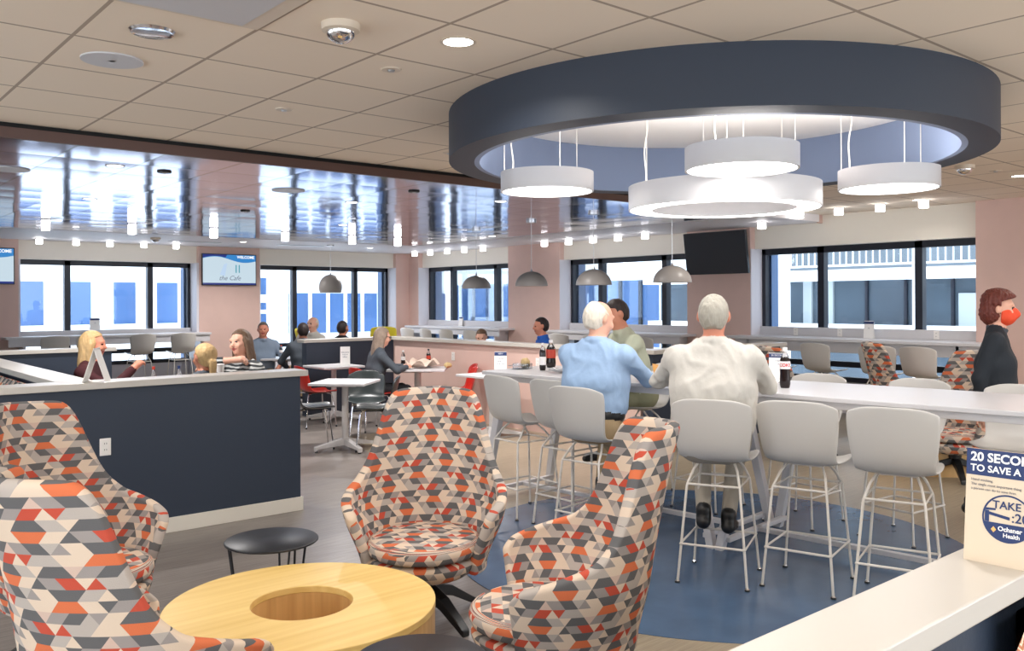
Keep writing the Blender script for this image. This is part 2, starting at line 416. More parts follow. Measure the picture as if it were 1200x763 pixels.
M['reveal'] = mat('outer reveal with painted blue light', rgb(66, 92, 128), .5)  # blue light falling on the jambs is put into this colour
def window(n, a0, a1, mull, axis):
    fr = MB(); gl = MB()
    def bx(mb, u0, u1, w0, w1, z0, z1):
        if axis == 'x': mb.box(u0, u1, YW-w1, YW-w0, z0, z1)
        else: mb.box(XW-w1, XW-w0, u0, u1, z0, z1)
    bx(fr, a0, a1, -.06, .06, TOPZ-.09, TOPZ); bx(fr, a0, a1, -.06, .06, BOTZ, BOTZ+.07); bx(fr, a0, a1, -.06, .06, .66, .74)
    bx(fr, a0, a0+.06, -.06, .06, BOTZ, TOPZ); bx(fr, a1-.06, a1, -.06, .06, BOTZ, TOPZ)
    for m_ in mull: bx(fr, m_-.05, m_+.05, -.06, .06, BOTZ, TOPZ)
    bx(gl, a0+.02, a1-.02, -.012, -.004, BOTZ+.03, TOPZ-.04)
    o = S(fr, 'window_%d' % n, M['frame'])
    rv = MB(); bx(rv, a1-.09, a1-.005, -.24, -.06, BOTZ, TOPZ); build(rv, 'outer_reveal', M['reveal'], o)
    build(gl, 'window_pane', M['glass'], o)
window(1, 3.3, 6.375, wl[0][2], 'x'); window(2, 7.7, 10.985, wl[1][2], 'x')
window(3, 13.5, 16.7, wr[0][2], 'y'); window(4, 8.98, 11.985, wr[1][2], 'y'); window(5, 4.52, 7.765, wr[2][2], 'y')
# outer reveals of the window frames carry blue light in their paint
# ------------------------------------------------------------------ low partition walls
def partition(name, boxes, capboxes, label, basebox=None, m='navy', extra=None):
    t = thing(name, label, 'partition')
    w = MB()
    for b in boxes: w.box(*b)
    build(w, 'panel', M[m], t)
    c = MB()
    for b in capboxes: c.box(*b)
    build(c, 'cap', M['cap'], t, bevel=.004, label='white solid cap')
    if basebox:
        k = MB()
        for b in basebox: k.box(*b)
        build(k, 'baseboard', M['base'], t, bevel=.003, label='off white baseboard')
    return t
CZ0, CZ1 = 1.045, 1.09
partition('partition', [(-1.2, 3.14, 6.26, 6.40, 0, CZ0)], [(-1.25, 3.19, 6.22, 6.46, CZ0, CZ1)],
          'low navy partition with white cap behind the patterned armchairs, outlet on its face', [(-1.2, 3.155, 6.245, 6.26, 0, .105), (3.14, 3.155, 6.245, 6.41, 0, .105)])
partition('partition', [(1.5, 1.62, 6.47, 11.02, 0, CZ0)], [(1.45, 1.68, 6.47, 11.03, CZ0, CZ1)],
          'low partition running away at far left edge, white cap over patterned bench back')
partition('partition', [(-1.2, 3.1, 11.06, 11.2, 0, CZ0)], [(-1.25, 3.15, 11.03, 11.26, CZ0, CZ1)],
          'low navy partition behind the long-haired woman at the left booth')
partition('partition', [(5.76, 7.2, 11.28, 11.42, 0, CZ0)], [(5.70, 7.2, 11.24, 11.46, CZ0, CZ1)],
          'short navy partition behind the woman in the grey jacket')
partition('partition', [(7.2, 7.34, 6.34, 11.46, 0, CZ0)], [(7.15, 7.39, 6.34, 11.46, CZ0, CZ1)],
          'pink faced low partition with white cap behind the red chairs', m='pink')
partition('partition', [(7.2, 9.62, 6.16, 6.30, 0, CZ0)], [(7.15, 9.68, 6.10, 6.34, CZ0, CZ1)],
          'navy partition seen between the men at the white high table')
partition('partition', [(.2, 4.5, .69, .80, 0, CZ0)], [(.1, 4.6, .645, .80, CZ0, CZ1)],
          'near partition with wide white cap at the bottom right corner')
# upholstered panels
def uvplane(name, origin, du, dv, w, h, th, m, parent=None):
    """padded panel with its own flat uv"""
    o_, du, dv = Vector(origin), Vector(du), Vector(dv); n_ = du.cross(dv)
    me = bpy.data.meshes.new(name); bm = bmesh.new(); uvl = bm.loops.layers.uv.new('UVMap')
    N = 8; rows = []
    for j in range(N+1):
        rw = []
        for i in range(N*3+1):
            u, v = w*i/(N*3), h*j/N
            puff = th*(1-(2*j/N-1)**6)*(1-(2*i/(N*3)-1)**10)
            rw.append((bm.verts.new(o_+du*u+dv*v+n_*puff), u, v))
        rows.append(rw)
    for j in range(N):
        for i in range(N*3):
            q = [rows[j][i], rows[j][i+1], rows[j+1][i+1], rows[j+1][i]]
            f = bm.faces.new([a[0] for a in q]); f.smooth = True
            for lp, a in zip(f.loops, q): lp[uvl].uv = (a[1], a[2])
    b0 = [bm.verts.new(o_), bm.verts.new(o_+du*w), bm.verts.new(o_+du*w+dv*h), bm.verts.new(o_+dv*h)]
    bm.faces.new(b0[::-1])
    bm.to_mesh(me); bm.free(); me.materials.append(m)
    return link(bpy.data.objects.new(name, me), parent)
t = thing('bench', 'patterned bench back against the partition at the far left edge', 'bench', (0, 0, 0))
uvplane('bench_back', (1.445, 11.0, .42), (0, -1, 0), (0, 0, 1), 4.5, .60, .07, M['pattern'], t)
build(MB().box(.9, 1.445, 6.5, 11.0, 0, .42), 'bench_seat', M['darkp'], t, bevel=.02)

# outlets
def outlet(label, loc, rotz, sc=1.):
    t = thing('wall_outlet', label, 'outlet', loc, rotz)
    build(MB().box(-.036, .036, -.006, .0, -.058, .058), 'cover_plate', M['outlet'], t, bevel=.003)
    for z in (-.021, .021):
        b = build(MB().box(-.017, .017, -.009, -.006, z-.016, z+.016), 'socket', M['outlet'], t, bevel=.003)
        build(MB().box(-.008, -.005, -.0096, -.009, z-.003, z+.008).box(.005, .008, -.0096, -.009, z-.003, z+.008), 'slots', M['black'], b)
    return t
outlet('white power outlet on the navy partition behind the armchairs', (1.71, 6.259, .65), 0)
outlet('white outlet plate on pink partition nearer the paper-covered table', (7.199, 9.75, .86), -PI/2)
outlet('white outlet plate on pink partition behind the cola bottles', (7.199, 8.0, .86), -PI/2)

# ------------------------------------------------------------------ counters under the windows
def counter(label, box_top, box_apron, box_back, legs):
    t = thing('window_counter', label, 'counter')
    build(MB().box(*box_top), 'countertop', M['white'], t, bevel=.004)
    build(MB().box(*box_apron), 'apron', M['white'], t, bevel=.003)
    build(MB().box(*box_back), 'backsplash', M['white'], t, bevel=.003)
    for b in legs: build(MB().box(*b), 'support_panel', M['white'], t, bevel=.003)
counter('long white counter under the far left window, stools before it', (3.0, 6.52, 16.72, 17.42, 1.0, 1.04), (3.05, 6.5, 16.75, 16.79, .87, 1.0), (3.28, 6.37, 17.38, 17.42, 1.04, 1.12),
        [(3.28, 3.32, 16.8, 17.42, 0, 1.0), (6.33, 6.37, 16.8, 17.42, 0, 1.0)])
counter('white window counter in the far corner behind the pink partition', (10.95, 11.62, 13.3, 16.69, 1.04, 1.08), (10.98, 11.02, 13.35, 16.65, .92, 1.04), (11.58, 11.62, 13.51, 16.69, 1.08, 1.2),
        [(11.02, 11.62, 13.52, 13.56, 0, 1.04), (11.02, 11.62, 16.6, 16.64, 0, 1.04)])
counter('white window counter behind the men at the high table', (10.95, 11.62, 8.8, 11.97, 1.04, 1.08), (10.98, 11.02, 8.85, 11.92, .92, 1.04), (11.58, 11.62, 8.99, 11.97, 1.08, 1.2),
        [(11.02, 11.62, 9.0, 9.04, 0, 1.04), (11.02, 11.62, 11.88, 11.92, 0, 1.04)])
counter('white window counter at right below the window facing balconies', (10.95, 11.62, 4.2, 7.95, 1.05, 1.09), (11.05, 11.09, 4.25, 7.85, .90, 1.05), (11.58, 11.62, 4.53, 7.76, 1.09, 1.22),
        [(11.05, 11.62, 4.6, 4.64, 0, 1.05), (11.05, 11.62, 7.6, 7.64, 0, 1.05)])

# ------------------------------------------------------------------ round soffit and its pendants
def ringprof(ro, ri, z0, z1): return [(ri, z0), (ro, z0), (ro, z1), (ri, z1)]
t = thing('ceiling_soffit', 'large round dark blue drum soffit hanging from the tiled ceiling', 'soffit', (RC[0], RC[1], 2.53))
build(MB().lathe([(1.535, 0), (1.70, 0), (1.70, CE-2.53), (1.535, CE-2.53)], n=128, close=True), 'outer_band', M['ringdark'], t, smooth=True)
build(MB().lathe([(1.50, .0), (1.535, 0), (1.535, .40), (1.50, .40)], n=128, close=True), 'inner_band', M['ringblue'], t, smooth=True, label='paler blue inner face')
build(MB().lathe([(0, .36), (1.499, .36), (1.499, .38), (0, .38)], n=96), 'recess_panel', M['recess'], t, label='bright white recessed panel')

def wires(parent, r, z0, n=3, ph=.4, cord=True):
    zt = 2.89
    for k in range(n):
        a = ph+2*PI*k/n
        w = build(MB().cone((r*math.cos(a), r*math.sin(a), z0), (r*math.cos(a), r*math.sin(a), zt), .0028, .0028, 6), 'suspension_wire', M['wire'], parent, label='thin suspension wire')
        build(MB().cone((r*math.cos(a), r*math.sin(a), zt-.012), (r*math.cos(a), r*math.sin(a), zt), .014, .014, 10), 'ceiling_stud', M['chrome'], w)
    if cord:
        a = ph+.25; pts = []
        for i in range(14):
            u = i/13.; pts.append((r*.92*math.cos(a)+.012*math.sin(u*9), r*.92*math.sin(a)+.010*math.sin(u*7), z0+u*(zt-z0)))
        build(MB().tube(pts, .005, 6), 'power_cord', M['wire'], parent, smooth=True)
def drum(label, x, y, z, ph):
    t = thing('pendant_light', label, 'pendant light', (x, y, z)); R_ = .30; H = .125
    build(MB().lathe([(R_-.012, 0), (R_, 0), (R_, H), (R_-.03, H), (R_-.03, H-.012), (R_-.012, H-.012)], n=64, close=True), 'housing', M['pendant'], t, smooth=True)
    build(MB().lathe([(0, .004), (R_-.012, .004), (R_-.012, .012), (0, .012)], n=48), 'diffuser', M['glow'], t)
    build(MB().lathe([(0, H-.012), (R_-.03, H-.012), (R_-.03, H-.004), (0, H-.004)], n=48), 'uplight_panel', M['glowup'], t)
    wires(t, R_-.03, 0+H, ph=ph) if False else None
    zt = 2.885-z
    for k in range(3):
        a = ph+2*PI*k/3; p = ((R_-.02)*math.cos(a), (R_-.02)*math.sin(a))
        w = build(MB().cone((*p, H-.01), (*p, zt), .0028, .0028, 6), 'suspension_wire', M['wire'], t)
        build(MB().cone((*p, zt-.012), (*p, zt), .014, .014, 10), 'ceiling_stud', M['chrome'], w)
    a = ph+.3; pts = [((R_-.05)*math.cos(a)+.014*math.sin(i*.8), (R_-.05)*math.sin(a)+.010*math.sin(i*.6), H-.01+(zt-H+.01)*i/13.) for i in range(14)]
    build(MB().tube(pts, .005, 6), 'power_cord', M['wire'], t, smooth=True)
drum('white drum pendant hanging at the left under the round soffit', 3.83, 4.16, 2.325, 2.6)
drum('white drum pendant hanging nearest, above the ring-shaped pendant', 3.98, 2.78, 2.32, .9)
drum('white drum pendant hanging at the right under the round soffit', 5.37, 2.66, 2.315, 2.2)
t = thing('pendant_light', 'wide white ring-shaped pendant at the middle of the round soffit', 'pendant light', (4.64, 3.38, 2.20)); R0, R1, H = .60, .44, .15
build(MB().lathe([(R0-.01, 0), (R0, 0), (R0, H), (R1, H), (R1, 0), (R1+.01, 0), (R1+.01, .02), (R0-.01, .02)], n=96, close=True), 'housing', M['pendant'], t, smooth=True)
build(MB().lathe([(R1+.01, .004), (R0-.01, .004), (R0-.01, .014), (R1+.01, .014)], n=96, close=True), 'diffuser', M['glow'], t)
build(MB().lathe([(R1+.04, H+.001), (R0-.04, H+.001), (R0-.04, H+.004), (R1+.04, H+.004)], n=96, close=True), 'uplight_panel', M['glowup'], t)
for k in range(3):
    a = 1.9+2*PI*k/3; p = (.52*math.cos(a), .52*math.sin(a))
    w = build(MB().cone((*p, H), (*p, .685), .0028, .0028, 6), 'suspension_wire', M['wire'], t)
    build(MB().cone((*p, .673), (*p, .685), .014, .014, 10), 'ceiling_stud', M['chrome'], w)
pts = [(.5*math.cos(2.5)+.014*math.sin(i*.8), .5*math.sin(2.5)+.01*math.sin(i*.6), H+(.685-H)*i/13.) for i in range(14)]
build(MB().tube(pts, .005, 6), 'power_cord', M['wire'], t, smooth=True)

# dome pendants
def dome(label, x, y, z, full=False, ztop=LOW):
    t = thing('dome_pendant', label, 'pendant light', (x, y, z)); R_ = .225
    H = .20
    if full: prof = [(R_*math.cos(a), .10+R_*math.sin(a)*1.1) for a in [(-.45+(PI/2+.45)*i/16) for i in range(17)]]; z0 = prof[0][1]; prof = [(r, zz-z0) for r, zz in prof]; H = prof[-1][1]
    else: prof = [(R_*math.cos(PI/2*i/14), H*math.sin(PI/2*i/14)) for i in range(15)]
    prof[-1] = (.001, H)
    build(MB().lathe(prof, n=40), 'lamp_shade', M['domeout'], t, smooth=True).modifiers.new('s', 'SOLIDIFY').thickness = .004
    b = build(MB().lathe([(.001, .03), (.03, .035), (.042, .06), (.035, .09), (.001, .11)], n=16), 'bulb', M['bulb'], t, smooth=True)
    build(MB().cone((0, 0, H-.01), (0, 0, H+.03), .02, .012, 12), 'cap', M['steel'], t)
    build(MB().cone((0, 0, H+.02), (0, 0, ztop-z), .004, .004, 6), 'cord', M['steel'], t)
    build(MB().cone((0, 0, ztop-z-.03), (0, 0, ztop-z), .07, .07, 20), 'canopy', M['steel'], t)
dome('leftmost and farthest of the four grey dome pendants along the pink partition', 8.31, 10.65, 1.82)
dome('grey dome pendant in front of the pink pier', 8.03, 9.05, 1.83)
dome('grey dome pendant in front of the window, above the balding man', 7.9, 7.72, 1.82)
dome('grey dome pendant beside the switched-off screen', 8.03, 6.57, 1.83)
dome('pale globe shaped pendant before the far left corner window', 8.3, 15.25, 1.80, True)

# frosted cube lamps
def make_cube(h=.10):
    t = thing('cube_light', 'x', 'ceiling light')
    build(MB().box(-.045, .045, -.045, .045, -h, -.012), 'glass_shade', M['cube'], t, bevel=.008)
    build(MB().box(-.05, .05, -.05, .05, -.012, 0), 'mount_plate', M['pendant'], t)
    return t
CK = Kind(make_cube); CKL = Kind(lambda: make_cube(.15))
big = [(2.78, 12.85), (3.88, 12.85), (5.05, 12.85), (6.2, 12.85), (7.4, 12.85), (8.3, 12.85)]
for i, (x, y) in enumerate(big):
    CKL.put((x, y, LOW), 0, '%s from the left of the tall white cube lights hanging from the metal ceiling' % ORD[i], 'tall cube lights on the metal ceiling')
for i, x in enumerate((3.49, 4.07, 4.63, 5.22, 5.8)):
    CK.put((x, 16.6, LOW-.005), 0, '%s from the left of the small cube lights above the far left window' % ORD[i], 'cube lights above the far left window')
for i, y in enumerate((16.19, 15.59, 14.97, 14.37, 13.75)):
    CK.put((10.9, y, LOW-.005), 0, '%s from the left of the cube lights above the corner window' % ORD[i], 'cube lights above the corner window')
for i, y in enumerate((11.92, 11.28, 10.67, 10.08, 9.48)):
    CK.put((10.9, y, LOW-.005), 0, '%s from the left of the cube lights above the window behind the men' % ORD[i], 'cube lights above the middle window')
for i, y in enumerate((7.14, 6.55, 5.97, 5.41, 4.86)):
    CK.put((10.7, y, CE if y < 6.6 else LOW-.005), 0, '%s from the left of the cube lights above the window facing balconies' % ORD[i], 'cube lights above the right window')

# downlights (lens + lamp): the visible ones, then more added to light the lounge
def make_down():
    t = thing('downlight', 'x', 'downlight')
    build(MB().lathe([(.07, -.004), (.085, -.004), (.085, 0), (.07, 0)], n=32, close=True), 'trim_ring', M['beigeplastic'], t)
    build(MB().lathe([(0, -.003), (.07, -.003), (.07, -.001), (0, -.001)], n=24), 'lens', M['down'], t)
    ld = bpy.data.lights.new('downlight_lamp', 'AREA'); ld.shape = 'DISK'; ld.size = .14; ld.energy = 14; ld.color = (1., .95, .89); ld.spread = math.radians(150)
    o = bpy.data.objects.new('lamp', ld); o.location = (0, 0, -.006); link(o, t)
    return t
DK = Kind(make_down)
DK.put((2.45, 3.27, CE), 0, 'glowing round downlight in the ceiling left of the soffit', 'downlights in the tiled ceiling')
DK.put((9.38, 3.32, CE), 0, 'glowing round downlight above the pink wall at the far right', 'downlights in the tiled ceiling')
DK.put((10.66, 4.9, CE), 0, 'small glowing downlight in the ceiling above the right window', 'downlights in the tiled ceiling')
for i, (x, y) in enumerate(((.6, 3.3), (-1.2, 3.3), (2.45, 1.2), (.6, 1.2), (-1.2, 1.2), (2.45, -1.2), (.6, -1.2), (4.6, .6), (6.8, .6), (.3, 5.4), (-1.5, 5.4), (7.9, 2.0), (8.2, 5.6), (5.4, 5.9), (4.6, -1.2))):
    DK.put((x, y, CE), 0, 'round downlight added in the tiled ceiling to light the lounge floor', 'added downlights over the lounge')
DKM = None
def make_downm():
    t = thing('downlight', 'x', 'downlight')
    build(MB().lathe([(.06, -.004), (.075, -.004), (.075, 0), (.06, 0)], n=24, close=True), 'trim_ring', M['pendant'], t)
    build(MB().lathe([(0, -.003), (.06, -.003), (.06, -.001), (0, -.001)], n=20), 'lens', M['down'], t)
    ld = bpy.data.lights.new('downlight_lamp', 'AREA'); ld.shape = 'DISK'; ld.size = .12; ld.energy = 45; ld.color = (1., .96, .93); ld.spread = math.radians(150)
    o = bpy.data.objects.new('lamp', ld); o.location = (0, 0, -.006); link(o, t)
    return t
DM = Kind(make_downm)
for nm, x, y in (('nearest the left end of the brown bulkhead', 2.13, 7.49), ('deep in the ceiling over the left booth', 2.6, 10.05), ('over the cafe tables', 4.95, 8.6), ('over the tables behind the grey jacket woman', 6.3, 11.2), ('over the cafe aisle', 6.2, 7.5), ('in the white border near the left screen', 6.6, 15.4), ('in the white border near the far corner', 9.4, 15.6), ('over the seats behind the partition', 9.4, 11.6)):
    DM.put((x, y, LOW if y < 14.6 else LOW-.005), 0, 'small downlight in the metal ceiling %s' % nm, 'downlights in the metal ceiling')

# ceiling bits
def disc_thing(name, label, cat, x, y, z, r, m, parts):
    t = thing(name, label, cat, (x, y, z))
    for nm, prof, mm in parts: build(MB().lathe(prof, n=40), nm, M[mm], t, smooth=True)
    return t
def speaker(label, x, y, z, r):
    disc_thing('ceiling_speaker', label, 'speaker', x, y, z, r, None, [('rim', [(r-.012, 0), (r, 0), (r, -.008), (r-.012, -.008)], 'grayplastic'), ('grille', [(0, -.006), (r-.012, -.006), (r-.012, 0), (0, 0)], 'grayplastic'), ('badge', [(0, -.008), (.016, -.008), (.016, -.006), (0, -.006)], 'steel')])
speaker('flat grey round ceiling speaker in the beige tiles at top left', 1.30, 4.61, CE, .145)
speaker('round pale speaker in the metal ceiling at the left edge', 1.5, 8.22, LOW, .16)
speaker('round speaker in the metal ceiling above the left window', 3.93, 8.07, LOW, .16)
disc_thing('recessed_ceiling_light', 'unlit round recessed light with glossy rim at top left', 'ceiling light', 1.30, 4.01, CE, .1, None, [('rim', [(.075, 0), (.098, 0), (.09, -.012), (.075, -.008)], 'chrome'), ('cone', [(0, -.002), (.075, -.004), (.075, 0), (0, 0)], 'beigeplastic')])
def camera_dome(label, x, y, z):
    disc_thing('security_camera', label, 'security camera', x, y, z, .08, None, [('housing', [(0, 0), (.085, 0), (.082, -.03), (.066, -.036), (0, -.036)], 'beigeplastic'), ('dome', [(.066, -.034)]+[(.064*math.cos(a), -.034-.05*math.sin(a)) for a in [PI/2*i/8 for i in range(9)]], 'chrome')])
camera_dome('dome security camera in the beige ceiling at top left of the soffit', 1.9, 3.39, CE)
camera_dome('dome security camera in the ceiling right of the soffit', 8.26, 3.38, CE)
camera_dome('tiny dome camera on the white ceiling border above the left window', 5.0, 15.3, LOW-.005)
def sprinkler(label, x, y, z):
    disc_thing('sprinkler_cap', label, 'sprinkler', x, y, z, .05, None, [('escutcheon', [(0, 0), (.055, 0), (.05, -.006), (0, -.006)], 'beigeplastic'), ('head', [(0, -.006), (.02, -.006), (.016, -.014), (0, -.014)], 'steel')])
sprinkler('small round sprinkler cap in the beige ceiling left of the downlight', 2.47, 3.88, CE)
sprinkler('small flat sprinkler cap in the beige ceiling nearer the brown bulkhead', 2.46, 5.11, CE)
sprinkler('flat sprinkler cap in the beige tiles beside the left side of the soffit', 4.22, 5.76, CE)
sprinkler('larger beige round cover in the ceiling right of the soffit', 8.82, 3.33, CE)
for lb, x, y in (('small dark sprinkler in the metal ceiling beside the left booth', 2.55, 7.57), ('dark sprinkler in the metal ceiling near the soffit', 4.95, 7.36), ('dark sprinkler far along the metal ceiling above the left screen', 4.4, 10.2)):
    disc_thing('sprinkler_cap', lb, 'sprinkler', x, y, LOW, .06, None, [('escutcheon', [(0, 0), (.06, 0), (.055, -.012), (0, -.012)], 'black'), ('head', [(0, -.012), (.02, -.012), (.016, -.02), (0, -.02)], 'steel')])
t = thing('air_vent', 'grey rectangular ceiling panel cut by the top edge of the picture', 'vent', (0, 0, CE))
build(MB().box(.45, 1.64, 3.10, 3.67, -.012, 0), 'frame', M['beigeplastic'], t, bevel=.004)
build(MB().box(.47, 1.56, 3.13, 3.64, -.016, -.012), 'panel', M['grayplastic'], t)
for nm, x, y in (('above the far left window pier', 5.9, 15.9), ('above the second window', 7.9, 15.7)):
    t = thing('air_vent', 'slim grey air vent in the white ceiling border %s' % nm, 'vent', (x, y, LOW-.005))
    build(MB().box(-.45, .45, -.12, .12, -.008, 0), 'frame', M['grayplastic'], t, bevel=.003)
    build(MB().box(-.42, .42, -.09, .09, -.010, -.008), 'grille', M['steel'], t)

# ------------------------------------------------------------------ wall screens
screen_white = emit('screen pale blue picture', rgb(206, 226, 238), .85, .02)
screen_blue = emit('screen bright blue', rgb(46, 140, 214), .8, .02)
screen_navy = emit('screen deep blue', rgb(24, 48, 140), .7, .02)
screen_teal = emit('screen teal', rgb(80, 170, 190), .8, .02)
screen_txt = emit('screen white text', (1, 1, 1), 1.0, .02)
screen_grey = emit('screen grey handwriting', rgb(110, 124, 150), .7, .02)
screen_soft = emit('screen soft blue', rgb(190, 214, 240), .9, .02)
def welcome_screen(label, x, z, w=1.12, h=.63):
    t = thing('wall_screen', label, 'screen', (x, YP, z))
    build(MB().box(-w/2, w/2, -.06, -.02, -h/2, h/2).box(-.2, .2, -.02, 0, -.15, .15), 'bezel', M['black'], t, bevel=.004)
    iw, ih = w/2-.015, h/2-.015; y = -.0605
    def flat(poly, nm, m, dy, lab=None):
        vs = [(px, y-dy, pz) for px, pz in poly]; return build(MB().add(vs, [tuple(range(len(vs)))]), nm, m, t, label=lab)
    flat([(-iw, -ih), (iw, -ih), (iw, ih), (-iw, ih)], 'display', screen_white, .0005)
    flat([(-iw, -ih), (iw, -ih), (iw, -ih+.035), (-iw, -ih+.035)], 'bottom_bar', screen_navy, .001)
    wave = [(-iw+2*iw*i/24, ih-.085+.05*math.sin(2*PI*(i/24.)*.95+.1)-.025*(i/24.)) for i in range(25)]
    flat([(-iw, ih)]+wave+[(iw, ih)], 'header_wave', screen_blue, .001)
    flat([(-iw, ih)]+[(px, pz+.012) for px, pz in wave[:11]]+[(-.05, ih)], 'header_navy', screen_navy, .0012)  # deep blue left part of the header graphic
    flat([(-.2, -.1), (-.1, -.13), (-.05, .13), (-.12, .11)], 'soft_shape', screen_soft, .001)
    for dx in (.12, .185): flat([(dx, -.06), (dx+.025, -.06), (dx+.025, .1), (dx, .1)], 'tower_bar', screen_teal, .001)
    Rx = Matrix.Rotation(PI/2, 4, 'X')
    text('WELCOME', .075, 'welcome_lettering', screen_txt, t, Matrix.Translation((iw-.03, y-.0015, ih-.045)) @ Rx, align='RIGHT', bold=.002)
    text('the Cafe', .13, 'script_lettering', screen_grey, t, Matrix.Translation((0, y-.0015, -.17)) @ Rx, align='CENTER', font_shear=.35)
welcome_screen('lit welcome screen on the pink pier between the two left windows', 7.02, 2.275)
welcome_screen('lit welcome screen cut off by the left edge of the picture', 2.64, 2.26)
t = thing('wall_screen', 'switched off black screen on the pink pier, tilted downward', 'screen', (11.35, 8.30, 2.36))
sc_ = MB().box(-.05, 0, -.58, .58, -.33, .33).xform(Matrix.Translation((-.13, 0, 0)) @ Matrix.Rotation(math.radians(-8), 4, 'Y'))
build(sc_, 'screen_panel', M['tvblack'], t, bevel=.006)
build(MB().box(-.12, 0, -.15, .15, -.1, .1), 'wall_bracket', M['black'], t)
# ------------------------------------------------------------------ seats
def grid_mesh(name, P, UV=None, thick=0., m=None, parent=None, offset=-1, sub=1, closed_u=False):
    n, k = len(P), len(P[0])
    me = bpy.data.meshes.new(name); bm = bmesh.new(); uvl = bm.loops.layers.uv.new('UVMap')
    V = [[bm.verts.new(p) for p in row] for row in P]
    for i in range(n-1):
        for j in range(k if closed_u else k-1):
            j2 = (j+1) % k
            f = bm.faces.new((V[i][j], V[i][j2], V[i+1][j2], V[i+1][j])); f.smooth = True
            if UV:
                ids = [(i, j), (i, j+1), (i+1, j+1), (i+1, j)]
                for lp, (a, b) in zip(f.loops, ids): lp[uvl].uv = UV(a, b)
    bm.to_mesh(me); bm.free()
    if m: me.materials.append(m)
    o = link(bpy.data.objects.new(name, me), parent)
    if thick:
        s = o.modifiers.new('solid', 'SOLIDIFY'); s.thickness = thick; s.offset = offset; s.use_quality_normals = True
    if sub:
        ss = o.modifiers.new('sub', 'SUBSURF'); ss.levels = sub; ss.render_levels = sub
    return o
def lerp(a, b, t): return a+(b-a)*t
def interp(x, xs, ys):
    for i in range(len(xs)-1):
        if x <= xs[i+1]:
            t = (x-xs[i])/(xs[i+1]-xs[i]); t = max(0, min(1, t)); return lerp(ys[i], ys[i+1], t)
    return ys[-1]
def sstep(t): t = max(0, min(1, t)); return t*t*(3-2*t)

def make_lounge():
    t = thing('lounge_chair', 'x', 'armchair')
    TH = [-125+250*i/60. for i in range(61)]; NV = 22; ZB = .27
    hx = [0, 33, 38, 42, 47, 53, 60, 72, 100, 118, 125]; hy = [1.145, 1.14, 1.125, 1.07, .95, .83, .75, .685, .63, .595, .55]
    P = []
    for v in range(NV+1):
        row = []
        for th in TH:
            h = interp(abs(th), hx, hy); z = ZB+(v/NV)*(h-ZB)
            f = sstep((z-ZB)/.36); g = max(0, z-.60)
            a = .29+.105*f-.02*g; b = .29+.06*f
            r = math.radians(th)
            bk = sstep(1-abs(th)/62.)
            x = a*math.sin(r)*(1-.17*bk*min(1, g/.5)); y = -b*math.cos(r)
            y -= .26*g*bk*(.75+.25*g) ; y += .04*math.exp(-((z-.98)/.07)**2)*bk*0
            x *= 1+.06*max(0, abs(th)-90)/35.
            row.append((x, y, z))
        P.append(row)
    UV = lambda i, j: (math.radians(-125+250*j/60.)*.37, P[i][min(j, 60)][2]*1.02)
    grid_mesh('shell', P, UV, .05, M['pattern'], t, offset=0)
    # seat pan closes the tub below
    def uvlathe(name, prof, m, n=48, fn=None):
        P_ = []
        for r, z in prof:
            P_.append([(1.0*r*math.cos(2*PI*k/n), 1.08*r*math.sin(2*PI*k/n)+.035, z) for k in range(n)])
        def UV_(i, j):
            r, z = prof[i]; a = 2*PI*j/n
            if name == 'seat_cushion' and z > .425: return (r*math.cos(a)*1., r*math.sin(a)*.8)
            return (a*.3, z*1.02)
        return grid_mesh(name, P_, UV_, 0, m, t, sub=1, closed_u=True)
    uvlathe('seat_pan', [(.001, .225), (.15, .23), (.235, .25), (.275, .29), (.285, .335), (.27, .345), (.001, .345)], M['pattern'])
    uvlathe('seat_cushion', [(.001, .348), (.262, .348), (.283, .362), (.29, .39), (.288, .415), (.268, .432), (.22, .44), (.001, .444)], M['pattern'])
    bs = MB().cone((0, .02, .13), (0, .02, .235), .045, .06, 20)
    build(bs, 'swivel_column', M['black'], t, smooth=True)
    for k in range(4):
        a = PI/4+k*PI/2; d = Vector((math.cos(a), math.sin(a), 0)); n_ = Vector((-d.y, d.x, 0)); c0 = Vector((0, .02, 0))
        sec = [(.02, .19, .13, .035), (.16, .145, .09, .03), (.33, .035, .0, .022)]
        vs = []
        for r, zt, zb, w in sec:
            c = c0+d*r; vs += [c+n_*w+Vector((0, 0, zb)), c-n_*w+Vector((0, 0, zb)), c-n_*w+Vector((0, 0, zt)), c+n_*w+Vector((0, 0, zt))]
        fs = [(0, 1, 2, 3), (8, 11, 10, 9)]
        for q in (0, 4):
            for e in range(4): fs.append((q+e, q+4+e, q+4+(e+1) % 4, q+(e+1) % 4))
        build(MB().add(vs, fs), 'leg', M['black'], t, bevel=.006)
    return t
LK = Kind(make_lounge)
LK.put((2.55, 3.70, 0), math.radians(137), 'high-backed patterned armchair facing the camera beyond the round wooden table', 'patterned lounge armchairs')
LK.put((2.36, 2.52, 0), math.radians(52), 'high-backed patterned armchair in side view right of the round table', 'patterned lounge armchairs')
LK.put((.922, 2.85, 0), math.radians(-80), 'nearest patterned armchair at bottom left, seen from behind', 'patterned lounge armchairs')
LK.put((1.07, 4.355, 0), math.radians(-152), 'patterned armchair at left edge, against the navy partition', 'patterned lounge armchairs')
LK.put((8.25, 5.0, 0), math.radians(-128), 'small far patterned armchair just behind the cola bottle on the long table', 'patterned lounge armchairs')
LK.put((9.75, 4.62, 0), math.radians(-140), 'far patterned armchair leaning before the right window stools', 'patterned lounge armchairs')
LK.put((8.2, 3.44, 0), math.radians(80), 'patterned armchair just behind the woman in the red mask', 'patterned lounge armchairs')

